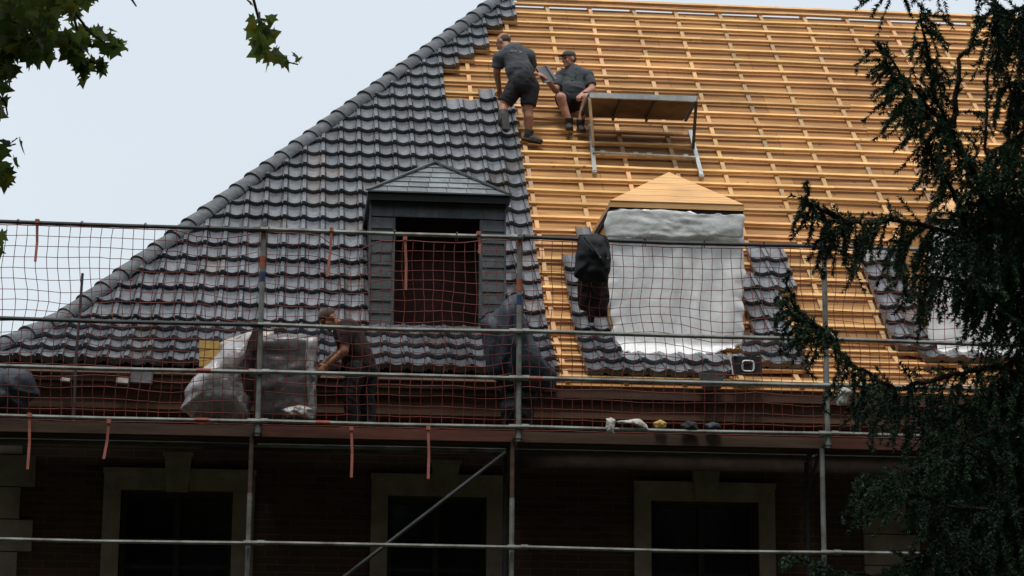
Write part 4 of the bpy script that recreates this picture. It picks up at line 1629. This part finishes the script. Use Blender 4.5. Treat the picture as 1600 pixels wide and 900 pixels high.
t_m.build('shorts', M['shorts'], man, remesh=VOX, smooth_it=3)
for a_k in (ankL, ankR):
    f_m = MB()
    boot(f_m, a_k, V((0.1 if a_k is ankR else -0.05, -0.9, -0.35)), V((0, 0, 1)))
    f_m.build('boot', M['boot'], man, remesh=VOX, smooth_it=2)

# the tile passed between them
tp = MB()
c4 = [at(836, 104, wrL.y - 0.02), at(857, 103, wrL.y + 0.04), at(871, 124, wrL.y + 0.0), at(850, 129, wrL.y - 0.06)]
U1 = (c4[1] - c4[0]); U2 = (c4[3] - c4[0])
nn = U1.cross(U2).normalized()
if nn.y > 0: nn = -nn
g1 = []
g2 = []
for i in range(len(PROF)):
    t = PROF[i][0] / TW
    h = PROF[i][1] * 1.0
    for arr, o in ((g1, 0.0), (g2, -0.016)):
        arr.append([c4[0].lerp(c4[1], t) + nn * (h + o), c4[3].lerp(c4[2], t) + nn * (h + o)])
vs = [p for q in g1 for p in q] + [p for q in g2 for p in q]
fs = []
NP2 = 2 * len(PROF)
for i in range(len(PROF) - 1):
    a = 2 * i
    fs += [(a, a + 1, a + 3, a + 2), (NP2 + a, NP2 + a + 2, NP2 + a + 3, NP2 + a + 1), (a, a + 2, NP2 + a + 2, NP2 + a), (a + 1, NP2 + a + 1, NP2 + a + 3, a + 3)]
fs += [(0, NP2, NP2 + 1, 1), (NP2 - 2, NP2 - 1, 2 * NP2 - 1, 2 * NP2 - 2)]
tp.add(vs, fs)
lm = mat('loose_tile', (0.16, 0.17, 0.185), 0.32, var=0.15, scale=14, spec=0.6)
tag(tp.build('roof_tile', lm), 'single loose dark roof tile passed between the two men on the roof', 'roof tile')

# --- man 3: stooping on the deck behind the net
Y3 = 22.22
man = thing('person', at(560, 664, Y3), 'man in dark maroon top stooping on the scaffold deck behind the net', 'person')
hipc = at(566, 577, Y3 + 0.02)
hL, hR = hipc + V((-0.06, -0.07, 0)), hipc + V((0.06, 0.09, 0))
kneL, kneR = at(548, 618, Y3 - 0.06), at(572, 618, Y3 + 0.1)
zank = ZD - 0.07 + 0.10
ankL, ankR = at(552, 650, Y3 - 0.03), at(578, 650, Y3 + 0.1)
ankL.z = ankR.z = zank
sh = at(543, 520, Y3)
shL, shR = at(540, 523, Y3 - 0.16), at(546, 520, Y3 + 0.16)
nk = at(528, 508, Y3)
hd = at(514, 499, Y3)
elL, wrL = at(538, 549, Y3 - 0.20), at(512, 571, Y3 - 0.17)
elR, wrR = at(528, 552, Y3 + 0.18), at(502, 572, Y3 + 0.10)
belly = hipc.lerp(sh, 0.5)
b_m = MB()
limb(b_m, [hipc, belly, sh], [0.14, 0.14, 0.13])
limb(b_m, [shL, sh, shR], [0.07, 0.10, 0.07])
limb(b_m, [sh, nk, hd], [0.07, 0.06, 0.055])
limb(b_m, [hL, kneL, ankL], [0.09, 0.062, 0.042])
limb(b_m, [hR, kneR, ankR], [0.09, 0.062, 0.042])
limb(b_m, [shL, elL, wrL], [0.058, 0.046, 0.030])
limb(b_m, [shR, elR, wrR], [0.058, 0.046, 0.030])
hand(b_m, wrL, (wrL - elL), V((0, -1, 0.3)))
hand(b_m, wrR, (wrR - elR), V((0, -1, 0.3)), side=-1)
P, rot, r_, f_, u_ = head(b_m, hd, V((-0.75, -0.35, -0.65)), V((-0.5, 0, 0.8)), 1.0)
b_m.build('body', M['skin_tan'], man, remesh=VOX, smooth_it=3)
face_bits(man, P, rot, 1.0, M['eye'])
hm = MB()
hm.ell(P(0, -0.006, 0.046), (0.083, 0.100, 0.074), rot, 16, 12)
hm.build('hair', M['hair'], man, smooth=True)
s_m = MB()
limb(s_m, [hipc.lerp(sh, 0.1), belly, sh], [0.155, 0.16, 0.148])
limb(s_m, [shL, sh, shR], [0.086, 0.12, 0.086])
s_m.tube([shL, shL.lerp(elL, 0.6)], [0.078, 0.07], 14)
s_m.tube([shR, shR.lerp(elR, 0.6)], [0.078, 0.07], 14)
s_m.build('shirt', M['maroon'], man, remesh=VOX, smooth_it=3)
t_m = MB()
limb(t_m, [hL, hipc, hR], [0.11, 0.15, 0.11])
t_m.tube([hL, kneL, ankL], [0.11, 0.085, 0.07], 14)
t_m.tube([hR, kneR, ankR], [0.11, 0.085, 0.07], 14)
t_m.ell(kneL, 0.085)
t_m.ell(kneR, 0.085)
t_m.build('trousers', M['black'], man, remesh=VOX, smooth_it=3)
for a_k in (ankL, ankR):
    f_m = MB()
    boot(f_m, a_k, V((-1, -0.1, 0)), V((0, 0, 1)))
    f_m.build('boot', M['boot'], man, remesh=VOX, smooth_it=2)

# ------------------------------------------------------------------ trees
def np_mesh(name, verts, faces_n, mats, tint=None):
    """faces_n: every face uses faces_n consecutive vertices"""
    me = bpy.data.meshes.new(name)
    nv = len(verts)
    nf = nv // faces_n
    me.vertices.add(nv)
    me.vertices.foreach_set('co', verts.astype(np.float32).ravel())
    me.loops.add(nv)
    me.loops.foreach_set('vertex_index', np.arange(nv, dtype=np.int32))
    me.polygons.add(nf)
    me.polygons.foreach_set('loop_start', np.arange(0, nv, faces_n, dtype=np.int32))
    me.update(calc_edges=True)
    me.materials.append(mats)
    if tint is not None:
        ca = me.attributes.new('tint', 'FLOAT_COLOR', 'FACE')
        col = np.ones((nf, 4), np.float32)
        col[:, :3] = tint
        ca.data.foreach_set('color', col.ravel())
    return me

rng = np.random.default_rng(5)
def attach(me, name, parent):
    ob = bpy.data.objects.new(name, me)
    C.objects.link(ob)
    ob.parent = parent
    return ob

# --- spruce
YT = 10.6
tb = at(1740, 700, YT)
spr = thing('spruce_tree', (tb.x, YT, 0), 'dark spruce with drooping boughs at the right, in front of the scaffold', 'tree')
wood = MB()
wood.tube([(tb.x, YT, 0), (tb.x + 0.02, YT, 3), (tb.x, YT, 6), (tb.x + 0.05, YT, 9.5), (tb.x, YT, 12.0)], [0.2, 0.16, 0.12, 0.06, 0.015], 10)
TW_S, TW_E = [], []                                        # twig segments carrying needles: start, end
boughs = MB()
def bough(pts, Y0, Y1, dens=1.0, droop=1.0, up=0.25, length=0.5, tipfree=0.0):
    n = len(pts)
    P3 = [at(a, b, Y0 + (Y1 - Y0) * i / (n - 1)) for i, (a, b) in enumerate(pts)]
    # resample
    res = []
    for i in range(n - 1):
        for k in range(8):
            res.append(P3[i].lerp(P3[i + 1], k / 8))
    res.append(P3[-1])
    m = len(res)
    for i in range(1, m - 1):
        res[i] = res[i] + V((R_.uniform(-1, 1), R_.uniform(-1, 1), R_.uniform(-1, 1))) * 0.008
    boughs.tube(res, [0.013 * (1 - i / m) + 0.003 for i in range(m)], 6)
    tot_ = sum((res[i + 1] - res[i]).length for i in range(m - 1))
    for i in range(m - 1):
        seg = res[i + 1] - res[i]
        d = seg.normalized()
        TW_S.append(res[i]); TW_E.append(res[i + 1])
        u = i / (m - 1)
        k = seg.length * 62 * dens
        k = int(k) + (R_.random() < k - int(k))
        for _ in range(k):
            p = res[i] + seg * R_.random()
            side = R_.choice((-1, 1))
            sv = d.cross(V((0, 0, 1))).normalized() * side
            L0 = length * (0.35 + 0.75 * (1 - u) ** 0.7) * R_.uniform(0.5, 1.15)
            if R_.random() < up:
                dirn = (d * 0.7 + sv * R_.uniform(0.2, 0.9) + V((0, 0, R_.uniform(0.0, 0.7)))).normalized()
                L0 *= 0.5
                q = p + dirn * L0
                TW_S.append(p); TW_E.append(q)
            else:
                dirn = (d * R_.uniform(0.1, 0.8) + sv * R_.uniform(0.1, 0.6) + V((0, 0, -0.5 * droop))).normalized()
                a = p
                nseg = 3
                for k2 in range(nseg):
                    b = a + dirn * (L0 / nseg)
                    TW_S.append(a); TW_E.append(b)
                    if R_.random() < 0.75:
                        s2 = (dirn + V((R_.uniform(-1, 1), R_.uniform(-1, 1), R_.uniform(-0.6, 0.3)))).normalized()
                        TW_S.append(b); TW_E.append(b + s2 * L0 * R_.uniform(0.15, 0.35))
                    dirn = (dirn + V((0, 0, -0.55 * droop))).normalized()
                    a = b
# the boughs seen against the roof
bough([(1620, 470), (1570, 370), (1530, 285), (1490, 215), (1462, 150), (1443, 60), (1438, 12)], 10.6, 10.3, 1.2, 1.0, 0.35, 0.36)
bough([(1500, 235), (1460, 190), (1420, 150), (1395, 120), (1372, 70)], 10.3, 10.1, 1.5, 0.8, 0.4, 0.24)
bough([(1490, 200), (1500, 90), (1530, 62)], 10.4, 10.5, 0.6, 0.3, 0.8, 0.13)
bough([(1560, 330), (1490, 215), (1420, 130), (1372, 68)], 10.5, 10.3, 0.5, 0.7, 0.3, 0.3)
bough([(1600, 400), (1560, 290), (1540, 230), (1545, 95)], 10.7, 10.9, 0.4, 0.5, 0.5, 0.2)
bough([(1640, 30), (1600, 10), (1570, 20), (1548, 4)], 10.4, 10.1, 1.2, 1.4, 0.15, 0.42)
bough([(1680, 60), (1630, 10), (1590, 40), (1545, -10)], 10.8, 10.5, 1.0, 1.4, 0.15, 0.45)
bough([(1640, 470), (1560, 400), (1480, 360), (1400, 345), (1330, 350), (1285, 345), (1255, 310)], 10.6, 10.1, 1.3, 1.2, 0.3, 0.36)
bough([(1330, 350), (1290, 330), (1262, 318), (1263, 283)], 10.15, 10.05, 0.7, 0.5, 0.6, 0.12)
bough([(1520, 380), (1490, 300), (1460, 262), (1438, 210)], 10.5, 10.3, 0.9, 0.7, 0.4, 0.2)
bough([(1640, 540), (1560, 470), (1500, 440), (1440, 430), (1410, 440)], 10.8, 10.6, 0.7, 1.3, 0.2, 0.36)
bough([(1650, 620), (1560, 570), (1470, 590), (1400, 610), (1330, 570), (1290, 520), (1245, 485), (1228, 440)], 10.5, 10.0, 0.9, 1.1, 0.3, 0.32)
bough([(1300, 530), (1270, 505), (1240, 500), (1225, 470)], 10.0, 9.95, 0.9, 0.7, 0.4, 0.16)
bough([(1660, 700), (1580, 650), (1500, 640), (1430, 650), (1375, 600)], 10.8, 10.7, 1.1, 1.3, 0.2, 0.46)
bough([(1660, 790), (1560, 740), (1470, 735), (1400, 745), (1340, 765)], 10.6, 10.2, 1.1, 0.7, 0.3, 0.40)
bough([(1660, 800), (1560, 800), (1480, 790), (1400, 760), (1350, 740)], 10.4, 10.0, 0.8, 0.6, 0.3, 0.32)
bough([(1660, 900), (1570, 850), (1500, 830), (1430, 870), (1380, 900)], 10.6, 10.3, 1.1, 0.9, 0.2, 0.42)
bough([(1660, 960), (1520, 930), (1400, 905), (1300, 890), (1235, 868)], 10.5, 10.1, 0.5, 0.4, 0.4, 0.22)
for (y0, dy, xe) in ((120, 20, 1560), (200, 40, 1545), (270, 40, 1500), (330, 50, 1470), (400, 40, 1500), (600, 60, 1450), (660, 50, 1450), (730, 60, 1440), (800, 50, 1470), (870, 40, 1450), (300, 30, 1530), (440, 50, 1560), (530, 40, 1570), (690, 50, 1490)):
    bough([(1655, y0 - 20), ((1655 + xe) / 2, y0 + dy * 0.2), (xe, y0 + dy)], 10.6, 10.6 + R_.uniform(-0.5, 0.5), 1.0, 1.5, 0.12, 0.42)
# boughs all round the rest of the tree, outside the picture
for i in range(150):
    z = 2.0 + i * 0.063
    aa = R_.uniform(0, 2 * PI)
    ln = 1.75 * (1 - z / 13) + 0.25
    a = V((tb.x, YT, z))
    b = a + V((math.cos(aa) * ln, math.sin(aa) * ln, -0.25))
    ok = True
    for t_ in (0.3, 0.6, 1.0, 1.15):
        q = proj(a.lerp(b, t_))
        if -50 < q[0] < 1570 and -50 < q[1] < 1000:
            ok = False
    if not ok:
        continue
    pa, pb = a, b
    res = [pa.lerp(pb, t_ / 6) + V((0, 0, -0.25 * (t_ / 6) ** 2)) for t_ in range(7)]
    boughs.tube(res, [0.02 - 0.0025 * j for j in range(7)], 5)
    for j in range(6):
        TW_S.append(res[j]); TW_E.append(res[j + 1])
        for _ in range(7):
            dirn = V((R_.uniform(-1, 1), R_.uniform(-1, 1), -0.8)).normalized()
            TW_S.append(res[j]); TW_E.append(res[j] + dirn * R_.uniform(0.15, 0.4))
wood.build('trunk', M['bark'], spr)
boughs.build('boughs', M['bark'], spr)
S_ = np.array([list(v) for v in TW_S])
E_a = np.array([list(v) for v in TW_E])
ln = np.linalg.norm(E_a - S_, axis=1)
NPM = 950
cnt = np.maximum(3, (ln * NPM).astype(int))
idx = np.repeat(np.arange(len(S_)), cnt)
if len(idx) > 1400000:
    idx = idx[rng.random(len(idx)) < 1400000 / len(idx)]
n_ = len(idx)
t_ = rng.random(n_)[:, None]
dvec = (E_a - S_)[idx] / np.maximum(ln[idx][:, None], 1e-6)
base = S_[idx] + (E_a - S_)[idx] * t_
rnd = rng.normal(size=(n_, 3))
rnd -= dvec * (rnd * dvec).sum(1)[:, None]
rnd /= np.linalg.norm(rnd, axis=1)[:, None] + 1e-9
nd = rnd * 0.85 + dvec * 0.6
nd /= np.linalg.norm(nd, axis=1)[:, None]
nl = rng.uniform(0.017, 0.027, n_)[:, None]
sw = np.cross(nd, rng.normal(size=(n_, 3)))
sw /= np.linalg.norm(sw, axis=1)[:, None] + 1e-9
ww = 0.0036
vt = np.empty((n_, 3, 3))
vt[:, 0] = base - sw * ww
vt[:, 1] = base + sw * ww
vt[:, 2] = base + nd * nl
vt = vt.reshape(-1, 3) - np.array([tb.x, YT, 0])
tn = (rng.uniform(0.6, 1.5, len(S_))[idx] * rng.uniform(0.8, 1.2, n_))[:, None] * np.array([[1.0, 1.0, 1.0]])
attach(np_mesh('needles', vt, 3, M['needle'], tn), 'needles', spr)

# --- leaves of the plane tree
LEAF = [(0, -0.1), (0.22, -0.02), (0.5, -0.05), (0.36, 0.2), (0.62, 0.42), (0.30, 0.46), (0.2, 0.62), (0.0, 1.0), (-0.2, 0.62), (-0.30, 0.46), (-0.62, 0.42), (-0.36, 0.2), (-0.5, -0.05), (-0.22, -0.02)]
LEAF = np.array(LEAF)
def leaves(cent, size, down=0.35, seed=0):
    r = np.random.default_rng(seed)
    n = len(cent)
    ax = r.normal(size=(n, 3)); ax[:, 2] -= down * 2
    ax /= np.linalg.norm(ax, axis=1)[:, None]
    s2 = np.cross(ax, r.normal(size=(n, 3)))
    s2 /= np.linalg.norm(s2, axis=1)[:, None]
    nm = np.cross(ax, s2)
    sz = (size * r.uniform(0.65, 1.2, n))[:, None, None]
    curl = r.uniform(-0.25, 0.25, n)[:, None]
    pts = cent[:, None, :] + sz * (LEAF[None, :, 0, None] * s2[:, None, :] + LEAF[None, :, 1, None] * ax[:, None, :] + (curl * (LEAF[None, :, 0] ** 2))[:, :, None] * nm[:, None, :])
    return pts.reshape(-1, 3)

TPX, TPY = -4.6, 8.5
pl = thing('plane_tree', (TPX, TPY, 0), 'broadleaf tree whose lobed leaves hang into the top left corner against the sky', 'tree')
tk = MB()
tk.tube([(TPX, TPY, 0), (TPX + 0.1, TPY, 3), (TPX - 0.1, TPY, 6), (TPX, TPY, 10), (TPX, TPY, 14)], [0.36, 0.3, 0.25, 0.15, 0.04], 12)
for k_ in range(14):
    aa = k_ * 2.4
    z0 = 5 + k_ * 0.6
    e_ = V((TPX + math.cos(aa) * 5, TPY + math.sin(aa) * 4.5, z0 + 3))
    mid = V((TPX + math.cos(aa) * 2.5, TPY + math.sin(aa) * 2.2, z0 + 2))
    if all(not (-80 < proj(q)[0] < 1700 and -80 < proj(q)[1] < 1000) for q in (e_, mid, (e_ + mid) / 2)):
        tk.tube([(TPX, TPY, z0), mid, e_], [0.12, 0.07, 0.02], 7)
cents = []
YL = 11.5
def scatter(n, poly, Y0, Y1, gaps=True, sd=0):
    rr = random.Random(sd)
    xs_ = [p[0] for p in poly]; ys_ = [p[1] for p in poly]
    c = 0
    tries = 0
    while c < n and tries < n * 40:
        tries += 1
        x, y = rr.uniform(min(xs_), max(xs_)), rr.uniform(min(ys_), max(ys_))
        ins = False
        for i in range(len(poly)):
            (xa, ya), (xb, yb) = poly[i], poly[(i + 1) % len(poly)]
            if (ya > y) != (yb > y) and x < (xb - xa) * (y - ya) / (yb - ya) + xa:
                ins = not ins
        if not ins:
            continue
        if gaps and noise.noise(V((x * 0.035, y * 0.035, 2.2))) < -0.22:
            continue
        cents.append(list(at(x, y - 8, rr.uniform(Y0, Y1))))
        c += 1
scatter(680, [(-40, -30), (145, -30), (138, 10), (118, 30), (110, 45), (70, 60), (40, 60), (25, 95), (-40, 100)], 11.0, 12.4, sd=1)
scatter(240, [(-40, 60), (75, 70), (85, 78), (75, 92), (60, 98), (30, 110), (15, 125), (-40, 130)], 11.0, 12.0, sd=2)
scatter(90, [(85, 60), (120, 55), (135, 70), (128, 90), (140, 108), (118, 110), (105, 85)], 11.2, 11.8, False, sd=3)
scatter(6, [(128, 112), (140, 112), (130, 128)], 11.3, 11.5, False, sd=4)
scatter(34, [(128, 45), (150, 52), (165, 62), (178, 55), (200, 78), (175, 88), (160, 78), (140, 62)], 11.2, 11.6, False, sd=5)
scatter(4, [(140, 100), (168, 100), (168, 108), (142, 108)], 11.3, 11.5, False, sd=6)
scatter(14, [(-20, 140), (8, 140), (14, 165), (20, 178), (4, 195), (-20, 190)], 11.2, 11.6, False, sd=7)
scatter(7, [(0, 225), (22, 225), (34, 222), (30, 238), (0, 240)], 11.2, 11.6, False, sd=8)
scatter(14, [(-10, 258), (25, 262), (36, 272), (30, 290), (14, 296), (-10, 292)], 11.2, 11.6, False, sd=9)
scatter(6, [(-20, 355), (8, 372), (14, 388), (0, 412), (-20, 410)], 11.2, 11.6, False, sd=10)
scatter(46, [(396, 35), (408, 34), (415, 48), (412, 65), (424, 82), (440, 92), (466, 98), (440, 104), (428, 104), (412, 98), (400, 90), (395, 75)], 11.2, 11.5, False, sd=11)
for (x, y) in ((394, 12), (402, 36), (424, 30), (420, 36), (428, 52), (422, 66), (461, 90), (468, 100)):
    cents.append(list(at(x, y - 6, 11.35)))
nvis = len(cents)
tw = MB()
for pts in ([(60, -60), (110, 10), (138, 48), (165, 68), (185, 66), (200, 80)], [(110, 10), (125, 60), (128, 110)], [(140, 95), (168, 106)], [(380, -60), (395, -5), (404, 30), (410, 60), (418, 85), (440, 95), (466, 101)], [(404, 30), (424, 32)], [(190, -20), (205, -2), (213, 10)], [(-30, 20), (40, 40), (75, 80)], [(40, 65), (60, 72), (74, 84)], [(-60, 100), (-10, 140), (8, 160), (12, 180)], [(-60, 200), (0, 232), (25, 225)], [(-60, 240), (0, 275), (20, 280)], [(-60, 340), (0, 380)], [(-60, 60), (-60, 200)], [(-60, 200), (-60, 350)], [(60, -60), (-60, 60)], [(60, -60), (380, -60)], [(150, -60), (190, -20)]):
    P3 = [at(a, b, 11.4) for a, b in pts]
    tw.tube(P3, [0.009 - 0.005 * i / max(1, len(P3) - 1) for i in range(len(P3))], 5)
tw.tube([V((TPX, TPY, 6.2)), at(-300, -150, 10.2), at(-60, -60, 11.4)], [0.09, 0.04, 0.012], 6)
tw.tube([V((TPX, TPY, 7)), at(-250, -260, 10.5), at(60, -60, 11.4)], [0.09, 0.04, 0.012], 6)
tk.build('trunk', M['bark'], pl)
tw.build('twigs', M['bark'], pl)
c_np = np.array(cents)
v1 = leaves(c_np, 0.080, 0.5, 3) - np.array([TPX, TPY, 0])
tn = np.random.default_rng(2).uniform(0.5, 1.4, len(c_np))[:, None] * np.array([[1, 1, 1.0]])
yl = np.random.default_rng(4).random(len(c_np)) < 0.10
tn[yl] *= np.array([1.7, 1.1, 0.7])
attach(np_mesh('leaves', v1, len(LEAF), M['leaf'], tn), 'leaves', pl)
# the crown above and behind the camera, unseen and sized to shade the facade
big = []
r2 = np.random.default_rng(9)
Fm = np.array([list(cR), list(cU), list(cF)])
pts = []
while len(pts) < 14000:
    q = r2.normal(size=(4000, 3))
    q /= np.linalg.norm(q, axis=1)[:, None]
    q *= r2.uniform(0.45, 1, (4000, 1)) ** 0.5
    q = q * np.array([9.5, 8.5, 6.0]) + np.array([-1.0, 5.5, 12.0])
    loc = (q - np.array(list(cC))) @ Fm.T
    px = 800 + FPX * loc[:, 0] / np.maximum(loc[:, 2], 0.1)
    py = 450 - FPX * loc[:, 1] / np.maximum(loc[:, 2], 0.1)
    inside = (loc[:, 2] > 0.1) & (px > -130) & (px < 1730) & (py > -170) & (py < 1030)
    near = np.linalg.norm(q - np.array(list(cC)), axis=1) < 3
    pts.extend(q[~inside & ~near & (q[:, 2] > 4.5)].tolist())
c_np = np.array(pts[:14000])
v1 = leaves(c_np, 0.30, 0.2, 8) - np.array([TPX, TPY, 0])
attach(np_mesh('shading_crown', v1, len(LEAF), M['leaf'], r2.uniform(0.5, 1.3, len(c_np))[:, None] * np.ones((1, 3))), 'shading_crown', pl)

# --- unseen belt of trees, added round the camera to shade the facade
def belt(name, blobs, n, label=None):
    r3 = np.random.default_rng(31)
    out = []
    for (x, y, z, rx_, ry_, rz_) in blobs:
        q = r3.normal(size=(n, 3))
        q /= np.linalg.norm(q, axis=1)[:, None]
        q *= r3.uniform(0.3, 1, (n, 1)) ** 0.4
        q = q * np.array([rx_, ry_, rz_]) + np.array([x, y, z])
        loc = (q - np.array(list(cC))) @ Fm.T
        px = 800 + FPX * loc[:, 0] / np.maximum(loc[:, 2], 0.1)
        py = 450 - FPX * loc[:, 1] / np.maximum(loc[:, 2], 0.1)
        bad = (loc[:, 2] > 0.1) & (px > -500) & (px < 2100) & (py > -500) & (py < 1400)
        out.append(q[~bad & (q[:, 2] > 0.3)])
    c = np.concatenate(out)
    v = leaves(c, 0.75, 0.2, 12)
    ob = bpy.data.objects.new(name, np_mesh(name, v, len(LEAF), M['belt'], r3.uniform(0.4, 1.1, len(c))[:, None] * np.ones((1, 3))))
    C.objects.link(ob)
    return ob
bl_ = []
for i in range(9):
    bl_.append((-40 + i * 10, -14 + 3 * math.sin(i * 2.3), 11 + 1.5 * math.sin(i * 1.7), 7.5, 7, 11))
for (x, y) in ((-17, 6), (-22, 16), (-24, -4), (19, 2), (25, 11), (29, 20), (18, -8)):
    bl_.append((x, y, 9.5, 7, 7, 9.5))
tag(belt('shading_belt', bl_, 6500), 'unseen belt of leafy trees added to shade the facade', 'trees', kind='stuff')
